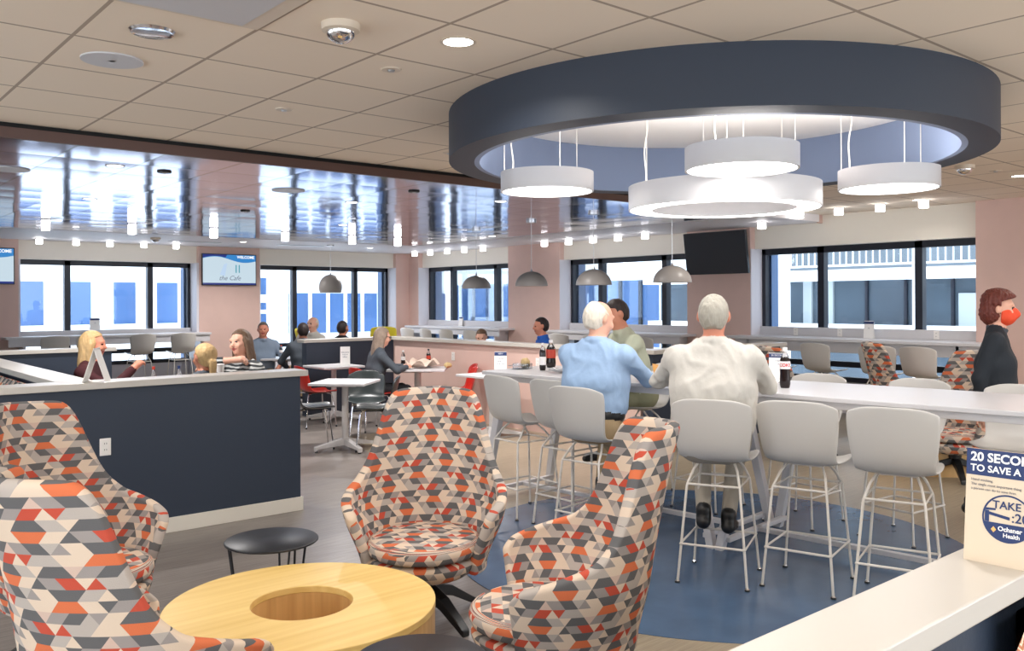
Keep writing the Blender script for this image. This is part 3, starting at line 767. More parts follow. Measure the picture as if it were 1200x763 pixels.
def shell_rows(prof, NT=14, wrap=.055, seatlift=.028, archtop=.035):
    """prof: (y, z, halfwidth, kind) kind 1 back .. 0 seat"""
    P = []
    for i, (y, z, w, bk) in enumerate(prof):
        row = []
        top = 1. if i == 0 else (.55 if i == 1 else 0.)
        for j in range(NT+1):
            u = -1+2*j/NT; e = u*u
            row.append((w*u, y+bk*wrap*e, z+(1-bk)*seatlift*e*e-top*archtop*e*e))
        P.append(row)
    return P
def make_stool():
    t = thing('bar_stool', 'x', 'bar stool')
    prof = [(-.272, 1.068, .212, 1), (-.268, 1.05, .224, 1), (-.262, 1.00, .230, 1), (-.25, .92, .226, 1), (-.238, .84, .216, 1), (-.222, .775, .206, .95), (-.190, .728, .200, .7), (-.14, .702, .203, .35), (-.05, .692, .212, .1), (.06, .692, .218, 0), (.15, .698, .214, 0), (.205, .700, .196, 0), (.222, .694, .182, 0)]
    grid_mesh('seat_shell', shell_rows(prof), None, .011, M['stool'], t, offset=0)
    r = .0075
    for sx in (-1, 1):
        for sy in (-1, 1):
            l = build(MB().tube([(sx*.195, sy*.21, .012), (sx*.150, sy*.165, .555), (sx*.146, sy*.158, .572), (sx*.125, sy*.10, .64), (sx*.10, sy*.055, .685)], r, 8), 'leg', M['wire'], t, smooth=True)
            g = build(MB().cone((sx*.196, sy*.211, 0), (sx*.196, sy*.211, .014), .016, .014, 14), 'foot_glide', M['black'], l)
            build(MB().cone((sx*.196, sy*.211, .012), (sx*.1955, sy*.2105, .02), .013, .009, 14), 'foot_cap', M['chrome'], l)
    q = [(.1765, .1915), (-.1765, .1915), (-.1765, -.1915), (.1765, -.1915)]
    build(MB().tube([(x*1.03, y*1.03, .225) for x, y in q], .007, 8, closed=True), 'footrest', M['wire'], t, smooth=False)
    q = [(.149, .163), (-.149, .163), (-.149, -.163), (.149, -.163)]
    sup = MB().tube([(x, y, .565) for x, y in q], .0065, 8, closed=True)
    sup.tube([(-.10, -.055, .685), (-.10, .055, .685), (.10, .055, .685), (.10, -.055, .685)], .0065, 8, closed=True)
    build(sup, 'seat_support', M['wire'], t)
    return t
BK = Kind(make_stool)
D90 = -PI/2                                       # facing +X
G1 = 'white bar stools at the long high table'
BK.put((4.40, 5.06, 0), D90+math.radians(-4), 'empty white stool at the far left end of the long table, back to the camera', G1)
BK.put((4.43, 4.55, 0), D90+math.radians(2), 'empty white stool tucked between the left end stool and the blue shirt man', G1)
BK.put((4.20, 4.10, 0), D90+math.radians(8), 'white stool the white-haired man in the blue shirt sits on', G1)
BK.put((4.23, 3.12, 0), D90+math.radians(25), 'white stool the grey-haired man in the white shirt sits on', G1)
BK.put((4.52, 2.72, 0), D90+math.radians(15), 'empty white stool just right of the white shirt man', G1)
BK.put((4.62, 2.24, 0), D90+math.radians(18), 'empty white stool nearest, in front of the sign card', G1)
BK.put((5.74, 5.06, 0), PI/2-.4, 'white stool under the man in the pale green shirt', G1)
BK.put((5.62, 4.25, 0), PI/2+.1, 'white stool across the table, mostly hidden by the white shirt man', G1)
BK.put((5.76, 3.50, 0), PI/2, 'far side white stool right behind the upright cola bottle', G1)
BK.put((5.88, 2.82, 0), PI/2-.08, 'far side white stool before the leaning far armchair', G1)
BK.put((5.92, 2.14, 0), PI/2+.1, 'far side white stool in front of the masked woman', G1)
for i, x in enumerate((3.62, 4.2, 5.05, 5.78)):
    BK.put((x, 16.35, 0), (.05, -.08, .03, -.04)[i], '%s stool from the left at the far left window counter' % ORD[i], 'stools at the far left window')
for i, y in enumerate((15.6, 14.9, 14.2, 13.4)):
    BK.put((10.5, y, 0), D90+(.08, -.05, .04, 0)[i], '%s stool from the left at the corner window counter' % ORD[i], 'stools at the corner window')
for i, y in enumerate((10.9, 10.1, 9.0)):
    BK.put((10.5, y, 0), D90+(.05, 0, -.06)[i], '%s stool from the left at the counter behind the men' % ORD[i], 'stools at the middle window')
for i, y in enumerate((6.75, 6.03, 5.25, 4.72)):
    BK.put((10.45, y, 0), D90+(.1, -.12, .12, -.05)[i], '%s stool from the left at the right window counter' % ORD[i], 'stools at the right window')

def make_chair(m):
    t = thing('cafe_chair', 'x', 'chair')
    prof = [(-.275, .80, .17, 1), (-.268, .785, .20, 1), (-.255, .73, .222, 1), (-.238, .66, .228, 1), (-.22, .58, .222, 1), (-.20, .52, .212, .9), (-.165, .475, .208, .6), (-.11, .452, .212, .3), (-.02, .444, .222, .1), (.08, .446, .226, 0), (.16, .452, .22, 0), (.205, .450, .20, 0), (.22, .442, .18, 0)]
    grid_mesh('seat_shell', shell_rows(prof, archtop=.05), None, .012, m, t, offset=0)
    for sx in (-1, 1):
        for sy in (-1, 1):
            l = build(MB().tube([(sx*.205, sy*.205-.01, .006), (sx*.165, sy*.165-.01, .40), (sx*.15, sy*.15-.01, .432), (sx*.10, sy*.10, .438)], .009, 8), 'leg', M['chrome'], t, smooth=True)
            build(MB().cone((sx*.206, sy*.206-.01, 0), (sx*.205, sy*.205-.01, .02), .012, .011, 10), 'foot_cap', M['black'], l)
    build(MB().box(-.11, .11, -.11, .11, .425, .437), 'seat_plate', M['black'], t)
    return t
RK = Kind(lambda: make_chair(M['redp'])); BLK = Kind(lambda: make_chair(M['darkp']))
V = lambda deg: math.radians(deg)
RK.put((5.42, 10.36, 0), V(-95), 'red chair at the cafe table with the standing menu card, by the partition end', 'red shell chairs')
RK.put((5.80, 9.60, 0), V(-90), 'red chair the woman in the grey jacket sits on', 'red shell chairs')
RK.put((6.86, 9.22, 0), V(62), 'red chair facing the paper-covered table, nearer the pink partition', 'red shell chairs')
RK.put((6.52, 8.78, 0), V(62), 'red chair in front of the other red one, right of the paper-covered table', 'red shell chairs')
BLK.put((4.60, 8.86, 0), V(-110), 'black chair left of the nearest square cafe table, seat edge showing past the partition', 'black shell chairs')
BLK.put((5.32, 8.92, 0), V(150), 'black chair behind the nearest square cafe table, its back to the grey jacket woman', 'black shell chairs')
BLK.put((5.06, 8.30, 0), V(56), 'black chair right of the nearest square cafe table, nearest the lounge armchair', 'black shell chairs')
BLK.put((5.78, 12.95, 0), V(-130), 'dark chair under the grey-haired man far behind', 'black shell chairs')
BLK.put((6.10, 12.02, 0), V(40), 'dark chair under the dark-haired person in the grey jacket', 'black shell chairs')
BLK.put((6.98, 13.45, 0), V(110), 'dark chair under the old man resting his chin', 'black shell chairs')
BLK.put((7.12, 12.72, 0), V(180), 'dark chair under the dark-haired head above the partition', 'black shell chairs')
BLK.put((7.98, 9.95, 0), V(130), 'dark chair under the person whose hair tops the pink partition', 'black shell chairs')
BLK.put((8.42, 9.10, 0), V(90), 'dark chair under the dark-haired man in the bright blue shirt', 'black shell chairs')
BLK.put((2.12, 8.42, 0), V(-90), 'dark booth chair under the long-haired woman at left', 'black shell chairs')
BLK.put((2.82, 7.26, 0), V(60), 'dark booth chair under the woman with tied blonde hair', 'black shell chairs')
BLK.put((3.36, 7.74, 0), V(90), 'dark booth chair under the smiling woman', 'black shell chairs')

def make_yellow():
    t = thing('high_back_chair', 'x', 'armchair')
    P = []
    for v in range(9):
        z = .46+.7*v/8; row = []
        for j in range(9):
            u = -1+2*j/8; w = .27-.03*(v/8)
            row.append((w*u, -.22-.16*(v/8)+.05*u*u, z-(.03*u**4 if v == 8 else 0)))
        P.append(row)
    grid_mesh('backrest', P, None, .07, M['yellow'], t, offset=0)
    build(MB().box(-.28, .28, -.25, .28, .36, .46), 'seat', M['yellow'], t, bevel=.03)
    for sx in (-1, 1):
        for sy in (-1, 1): build(MB().cone((sx*.24, sy*.24, 0), (sx*.2, sy*.2, .37), .012, .016, 10), 'leg', M['black'], t)
    return t
YK = Kind(make_yellow)
YK.put((7.42, 14.10, 0), V(-120), 'yellow high-backed chair tilted behind the old man at the far window', 'yellow chairs')
YK.put((8.45, 13.65, 0), V(140), 'yellow high-backed chair by the far corner column', 'yellow chairs')

# ------------------------------------------------------------------ tables
t = thing('coffee_table', 'large round blond wood coffee table with a hole at its centre', 'coffee table', (1.655, 3.29, 0))
R0, R1, H = .545, .205, .39
build(MB().lathe([(R1, H-.03), (R0, H-.03), (R0, H), (R1, H)], n=96, close=True), 'tabletop', M['woodtop'], t, smooth=True, bevel=.003)
build(MB().lathe([(R0-.014, 0), (R0-.002, 0), (R0-.002, H-.03), (R0-.014, H-.03)], n=96, close=True), 'outer_drum', M['woodside'], t, smooth=True, label='vertical grained outer drum')
build(MB().lathe([(0, .02), (R1+.002, .02), (R1+.002, H-.03), (R1+.012, H-.03), (R1+.012, 0), (0, 0)], n=64), 'inner_well', M['woodside'], t, smooth=True, label='round wooden well in the centre')
t = thing('coffee_table', 'far wooden coffee table glimpsed under the right end of the long table', 'coffee table', (8.55, 3.85, 0))
build(MB().lathe([(R1, H-.03), (R0, H-.03), (R0, H), (R1, H)], n=64, close=True), 'tabletop', M['woodtop'], t, smooth=True)
build(MB().lathe([(R0-.014, 0), (R0-.002, 0), (R0-.002, H-.03), (R0-.014, H-.03)], n=64, close=True), 'outer_drum', M['woodside'], t, smooth=True)

def make_side():
    t = thing('side_table', 'x', 'side table')
    build(MB().lathe([(0, .437), (.22, .437), (.226, .442), (.226, .447), (.22, .452), (0, .452)], n=56), 'tabletop', M['blackmetal'], t, smooth=True)
    for k in range(3):
        a = .5+2*PI*k/3
        for d in (-.16, .16):
            build(MB().tube([(.205*math.cos(a+d), .205*math.sin(a+d), .437), (.15*math.cos(a+d*.35), .15*math.sin(a+d*.35), .012)], .0055, 8), 'leg', M['blackmetal'], t, smooth=True)
        build(MB().cone((.15*math.cos(a), .15*math.sin(a), 0), (.15*math.cos(a), .15*math.sin(a), .014), .014, .014, 10), 'foot', M['blackmetal'], t)
    return t
SK = Kind(make_side)
SK.put((1.88, 4.06, 0), .3, 'round black wire-legged side table behind the wooden coffee table', 'black side tables')
SK.put((1.61, 2.37, 0), .9, 'round black side table cut off by the bottom edge of the picture', 'black side tables')

# two long high tables end to end
TD = math.radians(-6.0)      # small turn against the room
def make_high():
    t = thing('high_table', 'x', 'table')
    L, W, Z = 2.16, .93, 1.05
    # boat-shaped top, slightly bowed long sides with rounded corners
    poly = []
    for i in range(17):
        u = -1+2*i/16; poly.append((W/2-.04*u*u, u*(L/2-.02)))
    poly += [(W/2-.08, L/2), (-W/2+.08, L/2)]
    for i in range(17):
        u = 1-2*i/16; poly.append((-W/2+.04*u*u, u*(L/2-.02)))
    poly += [(-W/2+.08, -L/2), (W/2-.08, -L/2)]
    build(MB().prism(poly, Z-.028, Z), 'tabletop', M['white'], t, bevel=.004)
    build(MB().prism([(x*.94, y*.97) for x, y in poly], Z-.07, Z-.028), 'top_frame', M['white'], t, bevel=.003)
    for sy in (-1, 1):
        for sx in (-1, 1):
            p0, p1 = Vector((sx*.36, sy*(L/2-.22), Z-.07)), Vector((sx*.40, sy*(L/2-.02), .0)); w = .034
            v = []
            for p in (p0, p1):
                ww = w if p is p0 else w*.8
                v += [(p.x-ww, p.y-ww, p.z), (p.x+ww, p.y-ww, p.z), (p.x+ww, p.y+ww, p.z), (p.x-ww, p.y+ww, p.z)]
            build(MB().add(v, [(0, 1, 2, 3), (7, 6, 5, 4), (0, 4, 5, 1), (1, 5, 6, 2), (2, 6, 7, 3), (3, 7, 4, 0)]), 'leg', M['white'], t, bevel=.004)
    build(MB().box(-.40, .40, -L/2+.05, -L/2+.09, .06, .09).box(-.40, .40, L/2-.09, L/2-.05, .06, .09).box(-.022, .022, -L/2+.07, L/2-.07, .06, .09), 'stretcher', M['white'], t, bevel=.003)
    return t
HK = Kind(make_high)
def tabpt(s, w):       # along the joint axis from the shared joint, positive toward the far left end
    bx, by = 5.08, 3.52; d = Vector((-math.sin(math.radians(6.)), math.cos(math.radians(6.)))); n_ = Vector((d.y, -d.x))
    return (bx+d.x*s+n_.x*w, by+d.y*s+n_.y*w)
x_, y_ = tabpt(1.09, 0); HK.put((x_, y_, 0), math.radians(6), 'far white high table with bottles, between the blue and green shirt men', 'white high tables')
x_, y_ = tabpt(-1.09, 0); HK.put((x_, y_, 0), math.radians(6), 'near white high table with the upright cola bottle on it', 'white high tables')

def make_cafe():
    t = thing('cafe_table', 'x', 'table')
    build(MB().box(-.31, .31, -.31, .31, .722, .75), 'tabletop', M['white'], t, bevel=.005)
    build(MB().cone((0, 0, .06), (0, 0, .70), .036, .036, 24), 'column', M['pendant'], t, smooth=True)
    build(MB().box(-.16, .16, -.16, .16, .70, .722), 'mount_plate', M['pendant'], t)
    for k in range(4):
        a = k*PI/2+PI/4; d = Vector((math.cos(a), math.sin(a), 0)); n_ = Vector((-d.y, d.x, 0)); vs = []
        for r, zt, zb, w in ((.02, .13, .05, .03), (.33, .065, .035, .028), (.36, .06, .012, .026)):
            c = d*r; vs += [c+n_*w+Vector((0, 0, zb)), c-n_*w+Vector((0, 0, zb)), c-n_*w+Vector((0, 0, zt)), c+n_*w+Vector((0, 0, zt))]
        fs = [(0, 1, 2, 3), (8, 11, 10, 9)]
        for q in (0, 4):
            for e in range(4): fs.append((q+e, q+4+e, q+4+(e+1) % 4, q+(e+1) % 4))
        l = build(MB().add(vs, fs), 'base_arm', M['pendant'], t, bevel=.004)
        build(MB().cone(d*.34, d*.34+Vector((0, 0, .02)), .018, .014, 12), 'glide', M['black'], l)
    return t
TK = Kind(make_cafe)
YA = math.radians(-40.3)
TK.put((4.80, 8.50, 0), YA+math.radians(-8), 'nearest white square cafe table just right of the front partition', 'white cafe tables')
TK.put((5.88, 10.72, 0), 0, 'white cafe table with the standing menu card by the partition', 'white cafe tables')
TK.put((6.45, 9.52, 0), YA, 'white cafe table covered with food paper before the grey jacket woman', 'white cafe tables', (1.22, .95, 1))
TK.put((6.55, 8.10, 0), .0, 'white cafe table corner showing left of the long high table', 'white cafe tables')
TK.put((6.15, 12.75, 0), YA, 'white cafe table with bottles far behind, before the grey-haired man', 'white cafe tables')
TK.put((2.72, 8.1, 0), YA, 'white booth table between the women behind the front partition', 'white cafe tables')
TK.put((7.75, 9.35, 0), YA, 'white table behind the pink partition before the bright blue shirt man', 'white cafe tables', (.8, .8, .95))
# ------------------------------------------------------------------ bodies as one continuous surface
def nets(D, o, h):
    S_ = D < 0
    c = np.zeros(tuple(n-1 for n in D.shape), np.uint8); offs = [(a, b, g) for a in (0, 1) for b in (0, 1) for g in (0, 1)]
    sl = lambda k, n: slice(k, n-1+k)
    for a, b, g in offs: c += S_[sl(a, D.shape[0]), sl(b, D.shape[1]), sl(g, D.shape[2])]
    act = (c > 0) & (c < 8); idx = np.argwhere(act); vid = -np.ones(act.shape, np.int64); vid[act] = np.arange(len(idx))
    acc = np.zeros((len(idx), 3)); cnt = np.zeros(len(idx))
    for a in offs:
        for ax in range(3):
            if a[ax]: continue
            b = list(a); b[ax] = 1
            da = D[idx[:, 0]+a[0], idx[:, 1]+a[1], idx[:, 2]+a[2]]; db = D[idx[:, 0]+b[0], idx[:, 1]+b[1], idx[:, 2]+b[2]]
            cr = (da < 0) != (db < 0); t = np.where(cr, da/np.where(cr, da-db, 1), 0)
            p = np.array(a, float)[None]+t[:, None]*(np.array(b)-np.array(a))[None]
            acc += np.where(cr[:, None], p, 0); cnt += cr
    V_ = o+h*(idx+acc/cnt[:, None])
    F = []
    for ax in range(3):
        s0 = [slice(1, -1)]*3; s1 = [slice(1, -1)]*3; s0[ax] = slice(0, -1); s1[ax] = slice(1, None)
        A, B = S_[tuple(s0)], S_[tuple(s1)]; e = np.argwhere(A != B)
        if not len(e): continue
        ins = A[e[:, 0], e[:, 1], e[:, 2]]
        g = e+1; g[:, ax] -= 1
        p, q = (ax+1) % 3, (ax+2) % 3
        def cell(dp, dq):
            t = g.copy(); t[:, p] += dp; t[:, q] += dq; return vid[t[:, 0], t[:, 1], t[:, 2]]
        quad = np.stack([cell(-1, -1), cell(0, -1), cell(0, 0), cell(-1, 0)], 1)
        quad[~ins] = quad[~ins][:, ::-1]; F.append(quad)
    return V_, np.concatenate(F)

class Field:
    """distance field of tapered capsules and ellipsoids, grouped by material"""
    def __init__(s): s.p = []
    def cap(s, a, b, ra, rb, g, k=.02): s.p.append(('c', np.array(a, float), np.array(b, float), ra, rb, g, k)); return s
    def ell(s, c, r, g, k=.01, R=None): s.p.append(('e', np.array(c, float), np.array(r, float), R, None, g, k)); return s
    def belt(s, a, b, r, u, hh, g): s.p.append(('b', np.array(a, float), np.array(b, float), r, (np.array(u, float), hh), g, .002)); return s
    def bounds(s, p):
        if p[0] == 'e': m = max(p[2]); return p[1]-m, p[1]+m
        r = max(p[3], p[4] if p[0] == 'c' else 0); return np.minimum(p[1], p[2])-r, np.maximum(p[1], p[2])+r
    def mesh(s, h, ngroups, carve=None, wob=None):
        lo = np.min([s.bounds(p)[0] for p in s.p], 0)-3*h; hi = np.max([s.bounds(p)[1] for p in s.p], 0)+3*h
        n = np.ceil((hi-lo)/h).astype(int)+1
        D = np.full(n, .3, np.float32); G = np.full((ngroups, *n), .3, np.float32) if ngroups > 1 else None
        for p in s.p:
            a, b = s.bounds(p); mg = 3*p[6]+4*h+.02
            i0 = np.maximum(0, np.floor((a-mg-lo)/h).astype(int)); i1 = np.minimum(n, np.ceil((b+mg-lo)/h).astype(int)+1)
            X, Y, Z = np.meshgrid(*[lo[q]+h*np.arange(i0[q], i1[q]) for q in range(3)], indexing='ij')
            if p[0] == 'e':
                x, y, z = X-p[1][0], Y-p[1][1], Z-p[1][2]
                if p[3] is not None:
                    R = p[3]; x, y, z = (R[0, 0]*x+R[1, 0]*y+R[2, 0]*z, R[0, 1]*x+R[1, 1]*y+R[2, 1]*z, R[0, 2]*x+R[1, 2]*y+R[2, 2]*z)
                r = p[2]; k0 = np.sqrt((x/r[0])**2+(y/r[1])**2+(z/r[2])**2); k1 = np.sqrt((x/r[0]**2)**2+(y/r[1]**2)**2+(z/r[2]**2)**2)+1e-9
                d = k0*(k0-1)/k1
            else:
                ab = p[2]-p[1]; L = ab@ab+1e-12
                t = np.clip(((X-p[1][0])*ab[0]+(Y-p[1][1])*ab[1]+(Z-p[1][2])*ab[2])/L, 0, 1)
                q = np.sqrt((X-p[1][0]-t*ab[0])**2+(Y-p[1][1]-t*ab[1])**2+(Z-p[1][2]-t*ab[2])**2)
                if p[0] == 'c': d = q-(p[3]+t*(p[4]-p[3]))
                else:
                    u, hh = p[4]; m = (p[1]+p[2])/2
                    d = np.maximum(q-p[3], np.abs((X-m[0])*u[0]+(Y-m[1])*u[1]+(Z-m[2])*u[2])-hh)
            sl = tuple(slice(i0[q], i1[q]) for q in range(3)); k = p[6]; o = D[sl]
            hh_ = np.clip(.5+.5*(o-d)/k, 0, 1); D[sl] = o*(1-hh_)+d*hh_-k*hh_*(1-hh_)
            if G is not None: G[(p[5],)+sl] = np.minimum(G[(p[5],)+sl], d)
        if carve is not None or wob is not None:
            X, Y, Z = np.meshgrid(*[lo[q]+h*np.arange(n[q]) for q in range(3)], indexing='ij')
            if wob is not None: D = D+wob(X, Y, Z)
            if carve is not None: D = np.maximum(D, carve(X, Y, Z))
        V_, F = nets(D, lo, h)
        mi = None
        if G is not None:
            c = V_[F].mean(1); f = (c-lo)/h; i = np.floor(f).astype(int); fr = f-i; val = 0
            for a in (0, 1):
                for b in (0, 1):
                    for g in (0, 1):
                        w = (fr[:, 0] if a else 1-fr[:, 0])*(fr[:, 1] if b else 1-fr[:, 1])*(fr[:, 2] if g else 1-fr[:, 2])
                        val = val+G[:, np.minimum(i[:, 0]+a, n[0]-1), np.minimum(i[:, 1]+b, n[1]-1), np.minimum(i[:, 2]+g, n[2]-1)]*w
            mi = val.argmin(0)
        return V_, F, mi
def field_obj(name, F_, h, mats, parent=None, folds=0., **k):
    V_, F, mi = F_.mesh(h, len(mats), **k)
    me = bpy.data.meshes.new(name); me.vertices.add(len(V_)); me.vertices.foreach_set('co', V_.astype(np.float32).ravel())
    me.loops.add(len(F)*4); me.loops.foreach_set('vertex_index', F.astype(np.int32).ravel())
    me.polygons.add(len(F)); me.polygons.foreach_set('loop_start', np.arange(0, len(F)*4, 4, dtype=np.int32))
    try: me.polygons.foreach_set('loop_total', np.full(len(F), 4, np.int32))
    except Exception: pass
    for m in mats: me.materials.append(m)
    if mi is not None: me.polygons.foreach_set('material_index', mi.astype(np.int32))
    if folds:
        # cloth folds on the shirt
        from mathutils import noise
        me.update(calc_edges=True); sv = np.zeros(len(V_), bool); sv[F[mi == 1].ravel()] = True; sv[F[mi != 1].ravel()] = False
        for v in me.vertices:
            if sv[v.index]:
                p = Vector((v.co.x*9, v.co.y*9, v.co.z*5.5)); p += Vector((noise.noise(p*.6), noise.noise(p*.6+Vector((7, 0, 0))), noise.noise(p*.6+Vector((0, 9, 0)))))*.9
                r = 1-abs(noise.noise(p)); r2 = 1-abs(noise.noise(p*1.9+Vector((3, 1, 5)))); v.co += v.normal*(folds*(1.5*r**4+.6*r2**4-.7))
    me.polygons.foreach_set('use_smooth', [True]*len(F)); me.update(calc_edges=True); me.validate()
    # drop loose specks
    bm = bmesh.new(); bm.from_mesh(me); seen = set(); comps = []
    for v in bm.verts:
        if v in seen: continue
        st = [v]; seen.add(v); cp = []
        while st:
            w = st.pop(); cp.append(w)
            for e in w.link_edges:
                q = e.other_vert(w)
                if q not in seen: seen.add(q); st.append(q)
        comps.append(cp)
    big_ = max(len(c) for c in comps)
    dele = [v for c in comps if len(c) < big_*(.9 if name == 'person' else .05) for v in c]
    if dele: bmesh.ops.delete(bm, geom=dele, context='VERTS')
    bmesh.ops.smooth_vert(bm, verts=bm.verts, factor=.4, use_axis_x=True, use_axis_y=True, use_axis_z=True)
    bm.to_mesh(me); bm.free()
    return link(bpy.data.objects.new(name, me), parent)

def cloth(name, col, sc=9, st=.5, check=False):
    m = mat(name, col, .8, spec=.2, bump=(sc, st, (1., 1., .55)), vary=(14, .06)); return m
def skinm(name, col): return mat(name, col, .5, spec=.4, vary=(12, .06))
SKIN = skinm('fair skin', rgb(226, 172, 148)); SKINR = skinm('ruddy skin', rgb(210, 138, 112)); SKINT = skinm('tanned skin', rgb(190, 126, 100))
LIP = mat('lips', rgb(170, 80, 76), .4); EYE_M = mat('dark eye', rgb(36, 28, 26), .2); BELT = mat('black belt leather', rgb(20, 20, 22), .4)
SHOE = mat('black shoe leather', rgb(20, 19, 20), .4)
def hairm(name, col): return mat(name, col, .5, spec=.35, bump=(38, .9, (1., 1., .16)), vary=(30, .28))

def rotm(yaw, pitch, roll=0.):
    return np.array((Matrix.Rotation(yaw, 3, 'Z') @ Matrix.Rotation(-pitch, 3, 'X') @ Matrix.Rotation(roll, 3, 'Y')))
def ik(a, b, l1, l2, hint):
    a, b, hint = Vector(a), Vector(b), Vector(hint); d = b-a; L = d.length
    if L > (l1+l2)*.995: b = a+d*((l1+l2)*.995/L); d = b-a; L = d.length
    x = (l1*l1-l2*l2+L*L)/(2*L); y = math.sqrt(max(0, l1*l1-x*x)); u = d.normalized()
    n_ = hint-u*hint.dot(u); n_.normalize(); return a+u*x+n_*y, b
def person(label, loc, rotz, seat=None, lean=.08, hyaw=0., hpitch=0., hroll=0., wr=None, eh=None, feet=None, shirt=None, pants=None, skin=None, shoe=None,
           hair='short', hairmat=None, h=.012, fat=1., sc=1., mask=None, glasses=False, belt=False, bare=0., curl=.5, stride=0., side=0., wd=1., folds=0., cr=.021, hh=.007, collar=None):
    F = Field(); SK_, SH, PA, LI, EY, SO, BE, CO = range(8)
    stand = seat is None
    hz = .93 if stand else seat+.105
    H = Vector((0, 0, hz)); u = Vector((math.sin(side), math.sin(lean), math.cos(lean))).normalized(); X = Vector((1, 0, 0))
    fw = X.cross(u)*-1
    at = lambda x, t, y=0.: H+X*x+u*t+Vector((0, 1, 0))*y
    K = .05
    # trunk
    F.cap(at(-.075, -.01, -.02), at(.075, -.01, -.02), .115*fat, .115*fat, PA, K)
    F.cap(at(-.075*wd*wd, .13, .01), at(.075*wd*wd, .13, .01), .118*fat, .118*fat, SH, K)
    F.cap(at(-.085*wd*wd, .27), at(.085*wd*wd, .27), .118*fat, .118*fat, SH, K)
    F.cap(at(-.125*wd, .395, -.01), at(.125*wd, .395, -.01), .095, .088, SH, K)
    F.cap(at(-.175*wd, .465, -.005), at(.175*wd, .465, -.005), .06, .06, SH, .06)
    F.cap(at(-.085, .50, -.01), at(.085, .50, -.01), .056, .056, SH, .05)
    F.cap(at(-.03, .525, -.012), at(.03, .525, -.012), .055, .055, SH, .04)
    if belt: F.belt(at(-.078, .055, .0), at(.078, .055, .0), .124*fat, u, .02, BE)
    N = at(0, .52, -.005); hu = Vector((math.sin(side)*.5, math.sin(lean*.6+hpitch*.35), math.cos(lean*.6+hpitch*.35))); HC = N+hu*.175+Vector((0, .015, 0))
    F.cap(N+u*.03, HC-hu*.04-Vector((0, .01, 0)), .06, .054, SK_, .02)
    # collar
    for k in range(10):
        a0, a1 = 2*PI*k/10, 2*PI*(k+1)/10
        q = [N+u*(.024+.014*math.cos(a+PI))+Vector((.062*math.sin(a), .062*math.cos(a)+.002, 0)) for a in (a0, a1)]
        F.cap(q[0], q[1], cr, cr, CO, .012)
    # head
    R = rotm(hyaw, hpitch, hroll); P = lambda x, y, z: np.array(HC)+R@np.array((x, y, z))
    F.ell(P(0, -.012, .022), (.077, .097, .095), SK_, .03, R)
    F.ell(P(0, .02, -.035), (.062, .072, .082), SK_, .03, R)
    F.ell(P(0, .062, -.088), (.028, .022, .02), SK_, .03, R)
    F.cap(P(0, .088, .018), P(0, .108, -.022), .009, .014, SK_, .012)
    F.cap(P(-.045, .078, .032), P(.045, .078, .032), .012, .012, SK_, .015)
    for s_ in (-1, 1):
        F.ell(P(s_*.083, -.012, -.004), (.015, .020, .034), SK_, .008, R)
        F.ell(P(s_*.031, .083, .012), (.009, .007, .005), EY, .004, R)
        F.ell(P(s_*.04, .072, -.03), (.024, .022, .024), SK_, .02, R)
    F.ell(P(0, .088, -.055), (.026, .011, .010), LI, .006, R)
    # arms
    wr = wr or ((-.2, .35, hz+.12), (.2, .35, hz+.12)); eh = eh or ((-1, -.3, -.6), (1, -.3, -.6))
    for i, s_ in enumerate((-1, 1)):
        S0 = at(s_*.195*wd, .45, -.01); el, w = ik(S0, wr[i], .285, .255, eh[i])
        F.cap(S0, el, .058, .047, SH, .04)
        m_ = el.lerp(w, 1-bare) if bare else w
        F.cap(el, el.lerp(w, .93) if not bare else m_, .047, .039, SH, .03)
        F.cap(el.lerp(w, .5) if bare else el.lerp(w, .85), w, .034 if bare else .03, .027, SK_, .012)
        d = (w-el).normalized(); sd = d.cross(Vector((0, 0, 1))); sd = sd.normalized() if sd.length > .2 else Vector((0, 1, 0)); dn = d.cross(sd).normalized()
        if dn.z > 0 and abs(dn.z) > .1: dn = -dn
        pc = w+d*.045
        F.cap(w+d*.01, w+d*.075, .03, .034, SK_, .015); F.cap(w+d*.07-sd*.025, w+d*.07+sd*.025, .018, .018, SK_, .012)
        for f in range(4):
            off = (f-1.5)*.0185; ln = (.062, .072, .068, .055)[f]; b0 = w+d*.08+sd*off
            k1 = b0+(d*math.cos(curl*.6)+dn*math.sin(curl*.6))*ln*.5; k2 = k1+(d*math.cos(curl*1.8)+dn*math.sin(curl*1.8))*ln*.32; k3 = k2+(d*math.cos(curl*2.6)+dn*math.sin(curl*2.6))*ln*.28
            F.cap(b0, k1, .0095, .009, SK_, .004); F.cap(k1, k2, .009, .0085, SK_, .004); F.cap(k2, k3, .0085, .0075, SK_, .004)
        th = w+d*.02+sd*(-s_*.026); t1 = th+(d*.7-sd*s_*.6+dn*.3).normalized()*.04; t2 = t1+(d*.9-sd*s_*.1+dn*.4).normalized()*.032
        F.cap(th, t1, .013, .0105, SK_, .008); F.cap(t1, t2, .0105, .009, SK_, .004)
    # legs
    for i, s_ in enumerate((-1, 1)):
        hp = H+Vector((s_*.09, 0, -.01))
        if stand:
            fy = stride*s_; ank = Vector((s_*.09, fy, .09+(.03 if fy < 0 else 0)))
            if feet: ank = Vector(feet[i])
            kn, ank = ik(hp, ank, .43, .42, (0, 1, 0)); 
        else:
            ank = Vector(feet[i]) if feet else Vector((s_*.11, .42, .09)); kn, ank = ik(hp, ank, .44, .42, (s_*.12, 1, 1.0))
        F.cap(hp, kn, .088*fat**.5, .063, PA, .04); F.cap(kn, ank, .060, .043, PA, .03)
        td = Vector((s_*.12, 1, -.12 if not stand else 0)).normalized()
